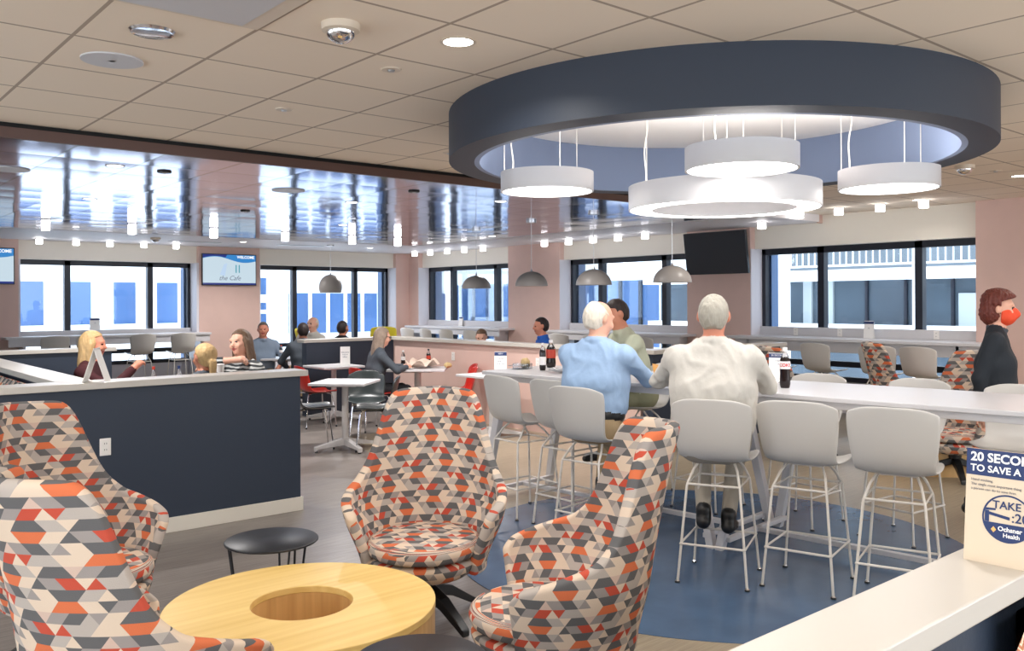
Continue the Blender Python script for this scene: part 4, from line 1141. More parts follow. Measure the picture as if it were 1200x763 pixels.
        F.cap(ank+Vector((0, -.03, -.045)), ank+td*.06+Vector((0, 0, -.045)), .042, .040, SO, .015); F.cap(ank+td*.06+Vector((0, 0, -.048)), ank+td*.17+Vector((0, 0, -.055)), .04, .031, SO, .02)
        F.cap(ank+Vector((0, -.01, .02)), ank+Vector((0, 0, -.04)), .043, .042, SO, .01)
    mats = [skin, shirt, pants, LIP, EYE_M, shoe or SHOE, BELT, collar or shirt]
    o = field_obj('person', F, h, mats, folds=folds); o.location = loc; o.rotation_euler = (0, 0, rotz); o.scale = (sc, sc, sc); tag(o, label, 'person')
    # hair
    if hair:
        Hf = Field(); Rv = R; hc = np.array(HC)
        Hf.ell(P(0, -.017, .030), (.085, .103, .098), 0, .01, R)
        Hf.ell(P(0, -.045, -.01), (.078, .075, .09), 0, .03, R)
        if hair == 'long':
            Hf.ell(P(0, -.05, -.10), (.096, .06, .14), 0, .04, R); Hf.ell(P(0, -.065, -.19), (.09, .045, .13), 0, .04, R)
            for s_ in (-1, 1): Hf.cap(P(s_*.078, .0, .0), P(s_*.088, -.0, -.20), .025, .022, 0, .03)
        if hair == 'pony':
            Hf.ell(P(0, -.105, -.035), (.035, .03, .035), 0, .015, R); Hf.cap(P(0, -.12, -.06), P(0, -.105, -.22), .038, .022, 0, .02); Hf.ell(P(0, -.05, .03), (.09, .085, .085), 0, .02, R)
        if hair == 'curly':
            Hf.ell(P(0, -.02, .06), (.104, .114, .098), 0, .02, R); Hf.ell(P(0, -.055, -.03), (.095, .085, .10), 0, .02, R); Hf.ell(P(0, .05, .085), (.07, .05, .04), 0, .02, R)
        def carve(Xg, Yg, Zg):
            x, y, z = Xg-hc[0], Yg-hc[1], Zg-hc[2]
            lx, ly, lz = (R[0, 0]*x+R[1, 0]*y+R[2, 0]*z, R[0, 1]*x+R[1, 1]*y+R[2, 1]*z, R[0, 2]*x+R[1, 2]*y+R[2, 2]*z)
            hl = .075 if hair != 'curly' else .07
            # face opening: in front of a hairline that slopes back down past the ears
            front = np.minimum(ly-(.012 if hair != 'long' else -.002), .9*(hl-lz)+.35*(ly-.05))
            front = np.minimum(front, ly*0+.05)
            ear = np.sqrt(((ly+.006)/.024)**2+((lz+.005)/.036)**2)*.03-.03
            if hair == 'long': front = np.minimum(front, .066-np.abs(lx)+.25*np.minimum(0, lz+.02)*0)
            r_ = front
            if hair in ('short', 'bald', 'pony', 'curly'): r_ = np.maximum(r_, -ear if hair != 'curly' else -ear*.6-.003)
            if hair in ('short', 'bald'): r_ = np.maximum(r_, -(lz+.085)-.25*(ly+.05))
            if hair == 'bald': r_ = np.maximum(r_, .75*lz+.66*ly-.034)
            return r_
        am = .008 if hair == 'curly' else .0022
        fr_ = 190 if hair == 'curly' else 130
        wob = lambda Xg, Yg, Zg: am*np.sin(fr_*Xg+2*np.sin(40*Zg))*np.sin(fr_*Yg+1.3+2*np.sin(33*Xg))*np.cos(.45*fr_*Zg)
        ho = field_obj('hair', Hf, hh, [hairmat], o, carve=carve, wob=wob)
        if hair == 'bald': ho['label'] = 'thin hair around a bald crown'
    if mask is not None:
        Mf = Field(); Mf.ell(P(0, .032, -.05), (.080, .082, .078), 0, .02, R); Mf.cap(P(0, .10, -.01), P(0, .118, -.035), .014, .018, 0, .04)
        def cm(Xg, Yg, Zg):
            x, y, z = Xg-np.array(HC)[0], Yg-np.array(HC)[1], Zg-np.array(HC)[2]
            ly, lz = R[0, 1]*x+R[1, 1]*y+R[2, 1]*z, R[0, 2]*x+R[1, 2]*y+R[2, 2]*z
            return np.maximum(.012-ly, lz-.014+.12*(.1-ly))
        field_obj('face_mask', Mf, .006, [mask], o, carve=cm)['label'] = 'orange red cloth face mask'
    if glasses:
        g = MB()
        for s_ in (-1, 1):
            g.tube([tuple(P(s_*.035+.023*math.cos(a), .1, .01+.018*math.sin(a))) for a in [2*PI*k/14 for k in range(14)]], .003, 6, closed=True)
            g.tube([tuple(P(s_*.058, .098, .014)), tuple(P(s_*.082, .05, .014)), tuple(P(s_*.084, -.015, .008))], .003, 6)
        g.tube([tuple(P(-.012, .103, .014)), tuple(P(.012, .103, .014))], .003, 6)
        build(g, 'glasses', M['black'], o)['label'] = 'dark rimmed glasses'
    return o

C_BLUE = cloth('light blue shirt cloth', rgb(158, 184, 216), 8, .8); C_WHITE = cloth('off white shirt cloth', rgb(206, 201, 193), 8, .8)
C_GREEN = cloth('pale green checked shirt', rgb(186, 190, 168), 14, .5); C_KHAKI = cloth('khaki trousers', rgb(176, 152, 118)); C_GREYP = cloth('stone grey trousers', rgb(168, 160, 148))
C_DARKJ = cloth('dark charcoal jacket', rgb(44, 48, 54)); C_GREYJ = cloth('slate jacket', rgb(76, 82, 90)); C_BLK = cloth('black trousers', rgb(30, 30, 34))
C_ROYAL = cloth('bright blue shirt', rgb(44, 96, 186)); C_MAROON = cloth('dark maroon top', rgb(70, 36, 40)); C_STRIPE = mat('striped grey top', rgb(120, 122, 122), .8)
nt_ = C_STRIPE.node_tree; w_ = nt_.nodes.new('ShaderNodeTexWave'); w_.inputs['Scale'].default_value = 9; w_.bands_direction = 'Z'; w_.inputs['Distortion'].default_value = 3
tc_ = nt_.nodes.new('ShaderNodeTexCoord'); nt_.links.new(tc_.outputs['Object'], w_.inputs['Vector']); r_ = nt_.nodes.new('ShaderNodeValToRGB'); nt_.links.new(w_.outputs[0], r_.inputs[0])
r_.color_ramp.elements[0].color = (*rgb(52, 56, 60), 1); r_.color_ramp.elements[1].color = (*rgb(196, 198, 196), 1); r_.color_ramp.interpolation = 'CONSTANT'; r_.color_ramp.elements[1].position = .55
nt_.links.new(r_.outputs[0], nt_.nodes['Principled BSDF'].inputs['Base Color'])
C_DUSK = cloth('grey blue shirt', rgb(128, 142, 160)); C_OLIVE = cloth('olive trousers', rgb(150, 150, 122))
H_WHITE = hairm('white hair', rgb(226, 216, 200)); H_GREY = hairm('grey hair', rgb(168, 162, 150)); H_DARK = hairm('dark brown hair', rgb(44, 34, 32)); H_BLONDE = hairm('blonde hair', rgb(194, 160, 112))
H_ASH = hairm('ash brown hair', rgb(140, 122, 108)); H_RED = hairm('auburn hair', rgb(106, 50, 40)); H_SALT = hairm('dark grey hair', rgb(96, 88, 82)); H_BROWN = hairm('brown streaked hair', rgb(104, 80, 62))
MASKM = mat('orange red mask cloth', rgb(232, 76, 40), .7, bump=(20, .4))

# the three men at the high table
person('white-haired balding man in a light blue shirt eating at the high table, back to us', (4.19, 4.10, 0), V(-74), .70, .10, hyaw=-.45, hpitch=.25, wr=((-.1, .50, 1.12), (.14, .47, 1.11)), eh=((-1, -.2, -.8), (1, -.1, -.9)),
       feet=((-.10, .30, .33), (.06, .60, .10)), shirt=C_BLUE, pants=C_KHAKI, skin=SKIN, hair='bald', hairmat=H_WHITE, h=.010, fat=1.1, belt=True, wd=1.14, folds=.007)
person('grey-haired man in a white shirt at the high table, back straight to us', (4.19, 3.13, 0), V(-58), .70, .10, hpitch=.12, wr=((-.11, .34, 1.13), (.07, .36, 1.12)), eh=((-1, -.1, -.30), (1, -.1, -.40)),
       feet=((-.07, .16, .33), (.07, .20, .30)), shirt=C_WHITE, pants=C_GREYP, skin=SKINR, hair='short', hairmat=H_GREY, h=.010, fat=1.2, sc=1.02, wd=1.14, folds=.009)
person('dark-haired man in a pale green shirt across the high table, face hidden', (5.71, 5.06, 0), V(64), .70, .26, hyaw=.1, hpitch=.40, wr=((-.05, .42, 1.13), (.16, .40, 1.12)), eh=((-1, -.3, -.5), (1, -.3, -.6)),
       feet=((-.1, .2, .33), (.12, .25, .32)), shirt=C_GREEN, pants=C_OLIVE, skin=SKINT, hair='short', hairmat=H_DARK, h=.011, fat=1.12, sc=1.02, wd=1.12, folds=.006)
person('woman in a black jacket and orange red face mask walking at the right edge', (6.73, 2.56, 0), V(-162), None, .05, hpitch=.05, wr=((-.24, .12, .86), (.24, -.05, .86)), eh=((-.4, -1, 0), (.4, -1, 0)),
       shirt=C_DARKJ, pants=C_BLK, skin=SKIN, hair='curly', hairmat=H_RED, hh=.005, h=.011, fat=1.2, mask=MASKM, stride=.16, collar=C_GREYJ, sc=.955, wd=1.16, cr=.012)
# cafe tables
person('long grey-haired woman in a dark grey jacket and glasses at the paper-covered table', (5.84, 9.66, 0), V(-108), .42, .20, hpitch=.22, wr=((-.08, .46, .80), (.1, .44, .80)), eh=((-1, -.3, -.5), (1, -.3, -.5)),
       shirt=C_GREYJ, pants=C_BLK, skin=SKIN, hair='long', hairmat=H_ASH, h=.014, glasses=True, sc=.97, cr=.014)
person('blonde long-haired woman in maroon seen in profile at left, hand raised', (2.14, 8.42, 0), V(-120), .45, .08, hpitch=.08, wr=((-.2, .30, .72), (.10, .42, 1.03)), eh=((-1, -.3, -.6), (.6, -.2, -1)),
       shirt=C_MAROON, pants=C_BLK, skin=SKINR, hair='long', hairmat=H_BLONDE, h=.013, curl=.9, cr=.012)
person('woman with tied-back blonde hair seen from behind at the left booth', (2.80, 7.28, 0), V(-5), .42, .14, hyaw=.35, hpitch=.12, shirt=C_GREYJ, pants=C_BLK, skin=SKINT, hair='pony', hairmat=H_BLONDE, h=.014, sc=.95,
       wr=((-.16, .3, .72), (.16, .3, .72)))
person('smiling woman in a striped top with her arm raised at the left booth', (3.33, 7.75, 0), V(108), .45, .06, hyaw=.10, hpitch=.0, hroll=.15, wr=((.10, .32, .98), (-.06, .17, 1.10)), eh=((-.3, .1, -1), (1, .6, -.1)),
       shirt=C_STRIPE, pants=C_BLK, skin=SKIN, hair='long', hairmat=H_BROWN, h=.011, cr=.012, bare=.45, curl=.9)
person('grey-haired man in a grey blue shirt at the far table, facing us', (5.84, 12.90, 0), V(165), .43, .05, hyaw=-.2, shirt=C_DUSK, pants=C_KHAKI, skin=SKINR, hair='short', hairmat=H_SALT, h=.014, sc=.97)
person('dark-haired person in a grey jacket at the far table, back to us', (6.08, 11.99, 0), V(-15), .43, .12, shirt=C_GREYJ, pants=C_BLK, skin=SKINT, hair='short', hairmat=H_DARK, h=.015, sc=.97)
person('old balding man resting his chin on his hand before the yellow chair', (7.00, 13.38, 0), V(105), .45, .10, hyaw=.2, wr=((-.2, .3, .62), (.04, .30, 1.08)), eh=((-1, -.3, -.6), (.5, .4, -1)), shirt=C_WHITE, pants=C_KHAKI, skin=SKIN, hair='bald', hairmat=H_WHITE, h=.014)
person('dark-haired head and shoulders showing above the short navy partition', (7.08, 12.68, 0), V(-65), .43, .1, shirt=C_BLK, pants=C_BLK, skin=SKINT, hair='short', hairmat=H_DARK, h=.016, sc=.97)
person('brown-haired person bent low behind the pink partition, only hair showing', (7.92, 9.98, 0), V(132), .42, .30, hpitch=.35, shirt=C_GREYJ, pants=C_BLK, skin=SKIN, hair='short', hairmat=H_BROWN, h=.016, sc=.93)
person('dark-haired man in a bright blue shirt facing left behind the pink partition', (8.36, 9.10, 0), V(62), .47, .12, hpitch=.12, shirt=C_ROYAL, pants=C_BLK, skin=SKINR, hair='short', hairmat=H_DARK, h=.013)
# ------------------------------------------------------------------ things on tables
TZ = 1.05
def bottle(label, x, y, z, h=.235, r=.033, liquid=.62, cap='whitelabel', lab='whitelabel', lt=None, rot=0., fill='cola', labz=(.42, .62)):
    t = thing('soda_bottle' if fill == 'cola' else 'water_bottle', label, 'bottle', (x, y, z), rot)
    prof = [(0, 0), (r*.82, 0), (r*.98, .02*h/.235), (r, .05), (r*.93, h*.35), (r*.97, h*.44), (r*.97, h*.62), (r*.9, h*.7), (r*.55, h*.82), (r*.38, h*.88), (r*.38, h*.93)]
    def rad(z_):
        return interp(z_, [p[1] for p in prof], [p[0] for p in prof])
    cut = h*liquid
    low = [p for p in prof if p[1] < cut]+[(rad(cut), cut), (0, cut)]
    build(MB().lathe(low, n=28), 'liquid' if fill == 'cola' else 'body', M[fill], t, smooth=True)
    up = [(rad(cut), cut)]+[p for p in prof if p[1] > cut]
    build(MB().lathe(up, n=28), 'neck', M['clear'], t, smooth=True)
    build(MB().lathe([(0, h*.91), (r*.44, h*.91), (r*.44, h), (0, h)], n=20), 'cap', M[cap], t, smooth=True)
    zs = [h*labz[0]+(h*labz[1]-h*labz[0])*i/4 for i in range(5)]
    lb = build(MB().lathe([(rad(z_)+.0012, z_) for z_ in zs]+[(rad(zs[-1]), zs[-1]), (rad(zs[0]), zs[0])], n=32, close=True), 'label_band', M[lab], t, smooth=True)
    if lt:
        rr = r*.97+.0016
        def wrapf(me):
            for v in me.vertices: v.co = Vector((rr*math.sin(v.co.x/rr), -(rr+v.co.z)*math.cos(v.co.x/rr), h*(labz[0]+labz[1])/2+v.co.y))
        text(lt[0], lt[1], 'brand_lettering', M[lt[2]], t, Matrix.Identity(4), align='CENTER', extrude=.0004, bold=.0008, wrap=wrapf)
    return t
CAMROT = lambda x, y: math.atan2(x, -y)+PI if False else math.atan2(-x, y)     # turn local -Y toward the camera
bottle('upright cola bottle with white and red label at the near end of the long table', 5.02, 3.18, TZ, .262, .034, .74, 'whitelabel', 'whitelabel', ('COKE', .030, 'redink'), CAMROT(5.02, 3.18), labz=(.47, .66))
bottle('slim dark cola bottle with a white label beside the blue shirt man', 4.84, 5.32, TZ, .225, .027, .72, 'whitelabel', 'whitelabel', None, 0, labz=(.2, .5))
bottle('wider cola bottle with a red picture label beside the blue shirt man', 5.10, 5.50, TZ, .235, .042, .70, 'whitelabel', 'redlabel', None, 0, labz=(.35, .66))

def lump(name, label, cat, x, y, z, sx, sy, sz, m, seed=0, part=None, rot=0.):
    rnd = random.Random(seed); t = thing(name, label, cat, (x, y, z), rot)
    bm = bmesh.new(); bmesh.ops.create_icosphere(bm, subdivisions=3, radius=1.)
    for v in bm.verts:
        k = 1+.16*math.sin(5*v.co.x+seed)*math.sin(4*v.co.y+1.7*seed)+.10*rnd.uniform(-1, 1)
        v.co = Vector((v.co.x*sx*k, v.co.y*sy*k, max(0, v.co.z*sz*k*.5+sz*.5)))
    me = bpy.data.meshes.new(part or name); bm.to_mesh(me); bm.free(); me.materials.append(m)
    me.polygons.foreach_set('use_smooth', [True]*len(me.polygons))
    link(bpy.data.objects.new(part or name, me), t); return t
def sheet(name, label, cat, x, y, z, w, d, hgt, m, seed=0, rot=0., part=None):
    """a crumpled sheet of paper lying on a table"""
    t = thing(name, label, cat, (x, y, z), rot); N = 14; P = []
    for i in range(N+1):
        row = []
        for j in range(N+1):
            u, v = i/N*2-1, j/N*2-1
            zz = hgt*(.45*abs(math.sin(3.1*u+seed))*abs(math.cos(2.3*v+seed))+.55*max(abs(u), abs(v))**3*abs(math.sin(2.2*u+1.3*v+seed*2)))
            row.append((u*w/2*(1+.08*math.sin(4*v+seed)), v*d/2*(1+.08*math.sin(5*u+seed)), .004+zz))
        P.append(row)
    grid_mesh(part or name, P, None, .0015, m, t, offset=0, sub=1); return t
lump('wrapped_sandwich', 'tan sandwich half standing at the far end of the long table', 'food', 4.86, 5.56, TZ, .045, .03, .09, M['tan'], 3)
t = thing('takeout_box', 'open clear plastic box left of the tan sandwich', 'box', (4.90, 5.60, TZ), .4)
build(MB().box(-.11, -.02, -.07, .07, 0, .004).box(-.11, -.106, -.07, .07, 0, .045).box(-.024, -.02, -.07, .07, 0, .045).box(-.11, -.02, -.07, -.066, 0, .045).box(-.11, -.02, .066, .07, 0, .045), 'tray', M['clear'], t)
build(MB().box(-.2, -.112, -.07, .07, .03, .033), 'lid', M['clear'], t)
sheet('plastic_wrap', 'crumpled clear wrap left of the blue shirt man', 'wrapper', 4.80, 5.02, TZ, .20, .2, .05, M['foil'], 2)
lump('french_fries', 'pale fries beside the crumpled wrap on the long table', 'food', 4.74, 4.82, TZ, .07, .05, .035, M['food'], 5)
t = thing('napkin_holder', 'white napkin holder behind the bottles on the long table', 'napkin holder', (5.25, 5.22, TZ), .3)
build(MB().box(-.03, .03, -.05, .05, 0, .012), 'base', M['white'], t, bevel=.003); build(MB().box(-.022, .022, -.045, .045, .012, .125), 'napkin_stack', M['paper'], t, bevel=.003)
build(MB().box(-.03, -.023, -.05, .05, .012, .10).box(.023, .03, -.05, .05, .012, .10), 'side_plates', M['white'], t, bevel=.002)
t = thing('paper_cup', 'short brown printed food cup right of the blue shirt man', 'cup', (4.70, 4.08, TZ))
build(MB().lathe([(0, 0), (.038, 0), (.046, .05), (.043, .05), (.036, .004), (0, .004)], n=28), 'cup_wall', M['cupbrown'], t, smooth=True); build(MB().lathe([(.043, .048), (.048, .048), (.048, .053), (.043, .053)], n=28, close=True), 'rim', M['whitelabel'], t)
build(MB().lathe([(0, .034), (.041, .034), (.041, .038), (0, .038)], n=24), 'contents', M['food'], t)
t = thing('paper_bag', 'small orange paper food sleeve just left of the white shirt man', 'bag', (4.96, 4.20, TZ), .5)
build(MB().add([(-.03, -.018, 0), (.03, -.018, 0), (.03, .018, 0), (-.03, .018, 0), (-.04, -.026, .10), (.04, -.03, .085), (.042, .026, .095), (-.038, .03, .11)], [(0, 3, 2, 1), (0, 1, 5, 4), (1, 2, 6, 5), (2, 3, 7, 6), (3, 0, 4, 7)]), 'sleeve', M['orange'], t).modifiers.new('s', 'SOLIDIFY').thickness = .002
lump('filling', 'x', 'x', 0, 0, 0, .03, .022, .02, M['food'], 1) if False else build(MB().lathe([(0, .07), (.03, .07), (.024, .095), (0, .1)], n=12, sx=1, sy=.7), 'snack', M['tan'], t, smooth=True)
sheet('plastic_wrap', 'small heap of clear wrap between the brown cup and the white shirt man', 'wrapper', 4.80, 3.93, TZ, .14, .13, .04, M['foil'], 6)
sheet('paper_wrapper', 'white paper wrapper by the right elbow of the white shirt man', 'wrapper', 5.10, 3.36, TZ, .22, .16, .05, M['paper'], 4)

# cards and tent signs
def tent(name, label, x, y, z, rot, w, h, spread, header='signblue', lines=3, headtxt=None, txt=None):
    """folded card, printed face toward local -Y"""
    t = thing(name, label, 'sign', (x, y, z), rot); a = math.atan2(spread/2, h); L = math.hypot(h, spread/2)
    def face(sg):
        u = Vector((1, 0, 0)); v = Vector((0, -sg*-math.sin(a), math.cos(a))); o_ = Vector((-w/2, -sg*spread/2, 0)); return u, v, o_
    for sg, nm in ((1, 'front_card'), (-1, 'rear_card')):
        u, v, o_ = face(sg); th = Vector((0, sg*.0025, 0))
        vs = [o_, o_+u*w, o_+u*w+v*L, o_+v*L]; vs = vs+[q+th for q in vs]
        build(MB().add(vs, [(0, 1, 2, 3), (7, 6, 5, 4), (0, 4, 5, 1), (1, 5, 6, 2), (2, 6, 7, 3), (3, 7, 4, 0)]), nm, M['paper'], t)
    u, v, o_ = face(1); n_ = u.cross(v).normalized(); e = n_*.0008
    if header:
        q = [o_+v*L*.82+e, o_+u*w+v*L*.82+e, o_+u*w+v*L+e, o_+v*L+e]; hd = build(MB().add(q, [(0, 1, 2, 3)]), 'header_band', M[header], t)
    MM = lambda px, py: Matrix.Translation(o_+u*px+v*py+e*1.6) @ Matrix((u, v, n_)).transposed().to_4x4()
    if headtxt: text(headtxt, L*.09, 'header_lettering', M['paper'], t, MM(w/2, L*.905), align='CENTER', extrude=.0003)
    if txt:
        for i, s_ in enumerate(txt): text(s_, L*.085, 'printed_lines', M['signblue'], t, MM(w/2, L*(.70-.12*i)), align='CENTER', extrude=.0003)
    return t, MM, L
tent('menu_sign', 'white standing menu card with dark header left of the long high table', 6.62, 8.02, .75, -.75, .145, .27, .08, 'signblue', headtxt='NEW', txt=('PLEASE', 'ENJOY', 'YOUR MEAL'))
tent('menu_sign', 'white standing menu card on the table by the navy partition', 5.96, 10.55, .75, -.55, .13, .26, .08, None, txt=('WELCOME', 'TODAY', 'MENU'))
tent('table_sign', 'small hand washing card behind the right arm of the white shirt man', 5.52, 3.55, TZ, -1.0, .13, .19, .07, 'signblue', headtxt='20 SECONDS', txt=('TAKE', ':20'))
tent('counter_sign', 'small white card with blue header on the far left window counter', 4.55, 17.28, 1.12, 0, .17, .22, .05, 'signblue', txt=('', ':20'))
tent('counter_sign', 'small white card with blue header on the corner window counter', 11.55, 15.35, 1.08, -PI/2, .14, .2, .05, 'signblue', txt=('', ':20'))
tent('counter_sign', 'small white card with blue header on the right window counter', 11.45, 5.95, 1.09, -PI/2, .14, .24, .05, 'signblue', txt=('', ':20'))
tent('tent_sign', 'blank white tent card seen edge-on on the front partition cap', 1.68, 6.34, CZ1, math.radians(-40.3-78), .16, .225, .145, None)

# the hand washing sign on the near cap
t = thing('hand_washing_sign', 'cream hand washing card with navy header on the near cap at right', 'sign', (1.855, .765, CZ1))
u = Vector((.03, -1, 0)).normalized(); lean = Vector((1, .03, 0)).normalized(); v = (Vector((0, 0, 1))+lean*.10).normalized(); n_ = u.cross(v).normalized()
W_, H_ = .158, .226
def on_card(px, py, dz=.0006): return u*px+v*py+n_*dz
def cardpoly(pts, name, m, dz=.0006, lab=None):
    o = build(MB().add([on_card(px, py, dz) for px, py in pts], [tuple(range(len(pts)))]), name, m, t); 
    if lab: o['label'] = lab
    return o
back = u*0+lean*.10
q = [on_card(0, 0, 0), on_card(W_, 0, 0), on_card(W_, H_, 0), on_card(0, H_, 0)]; q2 = [p-n_*.003 for p in q]
build(MB().add(q+q2, [(0, 1, 2, 3), (7, 6, 5, 4), (0, 4, 5, 1), (1, 5, 6, 2), (2, 6, 7, 3), (3, 7, 4, 0)]), 'front_card', M['cardcream'], t)
tp = on_card(0, H_, -.003); tq = on_card(W_, H_, -.003); b0 = lean*.06; b1 = u*W_+lean*.06
build(MB().add([tp, tq, b1, b0, tp+lean*.003, tq+lean*.003, b1+lean*.003, b0+lean*.003], [(0, 1, 2, 3), (7, 6, 5, 4), (0, 4, 5, 1), (1, 5, 6, 2), (2, 6, 7, 3), (3, 7, 4, 0)]), 'rear_card', M['cardcream'], t)
cardpoly([(0, H_-.053), (W_, H_-.053), (W_, H_), (0, H_)], 'header_band', M['signblue'], lab='navy header band')
CM = lambda px, py, dz=.0012: Matrix.Translation(on_card(px, py, dz)) @ Matrix((u, v, n_)).transposed().to_4x4()
text('20 SECONDS', .0248, 'header_lettering', M['paper'], t, CM(.008, H_-.0165), extrude=.0003, bold=.0007)
text('TO SAVE A LIFE', .0192, 'header_lettering', M['paper'], t, CM(.008, H_-.039), extrude=.0003, bold=.0004)
for i, s_ in enumerate(('Hand washing.', 'The single most important thing', 'a person can do to save lives.')):
    text(s_, .0072, 'small_print', M['inkdark'], t, CM(.010, H_-.062-.009*i), extrude=.0002)
cx_, cy_, cr_ = .080, .094, .047
ring = []
for k in range(48): ring.append((cx_+cr_*math.cos(2*PI*k/48), cy_+cr_*math.sin(2*PI*k/48)))
mb = MB(); vs = [on_card(*p, .0008) for p in ring]+[on_card(cx_+(x-cx_)*.93, cy_+(y-cy_)*.93, .0008) for x, y in ring]
mb.add(vs, [(k, (k+1) % 48, 48+(k+1) % 48, 48+k) for k in range(48)]); build(mb, 'logo_ring', M['signblue'], t)
seg = [(cx_+cr_*math.cos(a), cy_+cr_*math.sin(a)) for a in [PI+.22+(PI-.44)*k/24 for k in range(25)]]
cardpoly(seg, 'logo_base', M['signblue'], .0009)
text('TAKE', .0215, 'logo_lettering', M['signblue'], t, CM(cx_-.002, cy_+.025), align='CENTER', extrude=.0003, bold=.0003)
text(':20', .026, 'logo_lettering', M['signblue'], t, CM(cx_+.023, cy_+.003), align='CENTER', extrude=.0003, bold=.0003)
text('Ochsner', .0125, 'logo_lettering', M['paper'], t, CM(cx_+.005, cy_-.021, .0016), align='CENTER', extrude=.0003, bold=.0003)
text('Health', .0115, 'logo_lettering', M['paper'], t, CM(cx_+.008, cy_-.033, .0016), align='CENTER', extrude=.0003, bold=.0002)
cardpoly([(cx_-.042, cy_-.010), (cx_-.034, cy_-.010), (cx_-.034, cy_+.012), (cx_-.042, cy_+.012)], 'faucet_post', M['signblue'], .001)
cardpoly([(cx_-.034, cy_+.004), (cx_+.004, cy_-.002), (cx_+.004, cy_+.004), (cx_-.034, cy_+.010)], 'faucet_spout', M['signblue'], .001)
cardpoly([(cx_-.044, cy_+.012), (cx_-.022, cy_+.014), (cx_-.022, cy_+.018), (cx_-.044, cy_+.017)], 'faucet_handle', M['signblue'], .001)
cardpoly([(cx_-.030, cy_-.024), (cx_-.025, cy_-.018), (cx_-.020, cy_-.024), (cx_-.025, cy_-.030)], 'logo_mark', M['orange'], .0014)

# herringbone bench back on the near partition
m, nt, b = new_mat('red and cream herringbone upholstery')
uvn = nt.nodes.new('ShaderNodeUVMap'); uvn.uv_map = 'UVMap'; sp = nt.nodes.new('ShaderNodeSeparateXYZ'); nt.links.new(uvn.outputs[0], sp.inputs[0])
zig = math_node(nt, 'PINGPONG', sp.outputs[0], .02); f = math_node(nt, 'FRACT', math_node(nt, 'DIVIDE', math_node(nt, 'ADD', sp.outputs[1], zig), .013)); g = math_node(nt, 'GREATER_THAN', f, .4)
mx = nt.nodes.new('ShaderNodeMix'); mx.data_type = 'RGBA'; nt.links.new(g, mx.inputs[0]); mx.inputs[6].default_value = (*rgb(230, 204, 176), 1); mx.inputs[7].default_value = (*rgb(186, 116, 84), 1)
nt.links.new(mx.outputs[2], b.inputs['Base Color']); b.inputs['Roughness'].default_value = .8; M['herring'] = m
t = thing('bench', 'red and cream herringbone bench back at the bottom right corner', 'bench', (0, 0, 0))
uvplane('bench_back', (1.79, .643, .42), (1, 0, 0), (0, 0, 1), 2.6, .61, .05, M['herring'], t)
build(MB().box(1.79, 4.46, .2, .643, 0, .42), 'bench_seat', M['darkp'], t, bevel=.02)

# food on the cafe table and the far tables
sheet('food_paper', 'big crumpled parchment paper on the table before the grey jacket woman', 'wrapper', 6.50, 9.52, .75, .42, .34, .14, M['wrap'], 1.2, .3)
lump('bread_roll', 'tan roll at the right end of the paper-covered table', 'food', 6.73, 9.24, .75, .05, .045, .075, M['tan'], 8)
sheet('food_paper', 'white paper sheet under the hands of the grey jacket woman', 'wrapper', 6.24, 9.52, .75, .22, .24, .03, M['paper'], .4, .2)
bottle('dark bottle with white label standing left on the paper-covered table', 6.42, 9.82, .75, .22, .03, .6, 'whitelabel', 'whitelabel', None, 0)
bottle('dark bottle behind the crumpled parchment paper', 6.72, 9.66, .75, .235, .03, .7, 'black', 'redlabel', None, 0)
bottle('water bottle with red cap on the far table, left of the other', 6.06, 12.72, .75, .2, .03, .5, 'redlabel', 'whitelabel', None, 0, 'clear')
bottle('water bottle with dark cap on the far table, right of the other', 6.24, 12.80, .75, .2, .03, .5, 'black', 'whitelabel', None, 0, 'clear')
bottle('bottle with red cap on the booth table, nearer the raised hand', 2.60, 8.02, .75, .30, .03, .6, 'redlabel', 'whitelabel', None, 0)
bottle('bottle with dark blue cap on the booth table, nearer the blonde ponytail', 2.80, 7.95, .75, .30, .03, .6, 'signblue', 'whitelabel', None, 0, 'clear')
t = thing('paper_cup', 'white cup held up by the smiling woman at the booth', 'cup', (3.0, 7.50, .98))
build(MB().lathe([(0, 0), (.028, 0), (.036, .09), (.033, .09), (.026, .003), (0, .003)], n=24), 'cup_wall', M['paper'], t, smooth=True); build(MB().lathe([(0, .09), (.038, .09), (.036, .098), (0, .10)], n=24), 'lid', M['whitelabel'], t, smooth=True)
t = thing('floor_socket', 'small round metal floor box in the blue floor circle', 'floor socket', (4.62, 2.36, .004))
build(MB().lathe([(0, 0), (.065, 0), (.06, .005), (0, .006)], n=32), 'cover', M['steel'], t, smooth=True); build(MB().box(-.03, .03, -.012, .012, .005, .007), 'hatch', M['grayplastic'], t)
t = thing('outlet_strip', 'x', 'x') if False else None
for i, (y_, lb) in enumerate(((7.15, 'left'), (6.45, 'middle'), (5.1, 'right'))):
    o = outlet('white outlet on the backsplash of the right window counter, %s of three' % lb, (11.578, y_, 1.155), -PI/2)

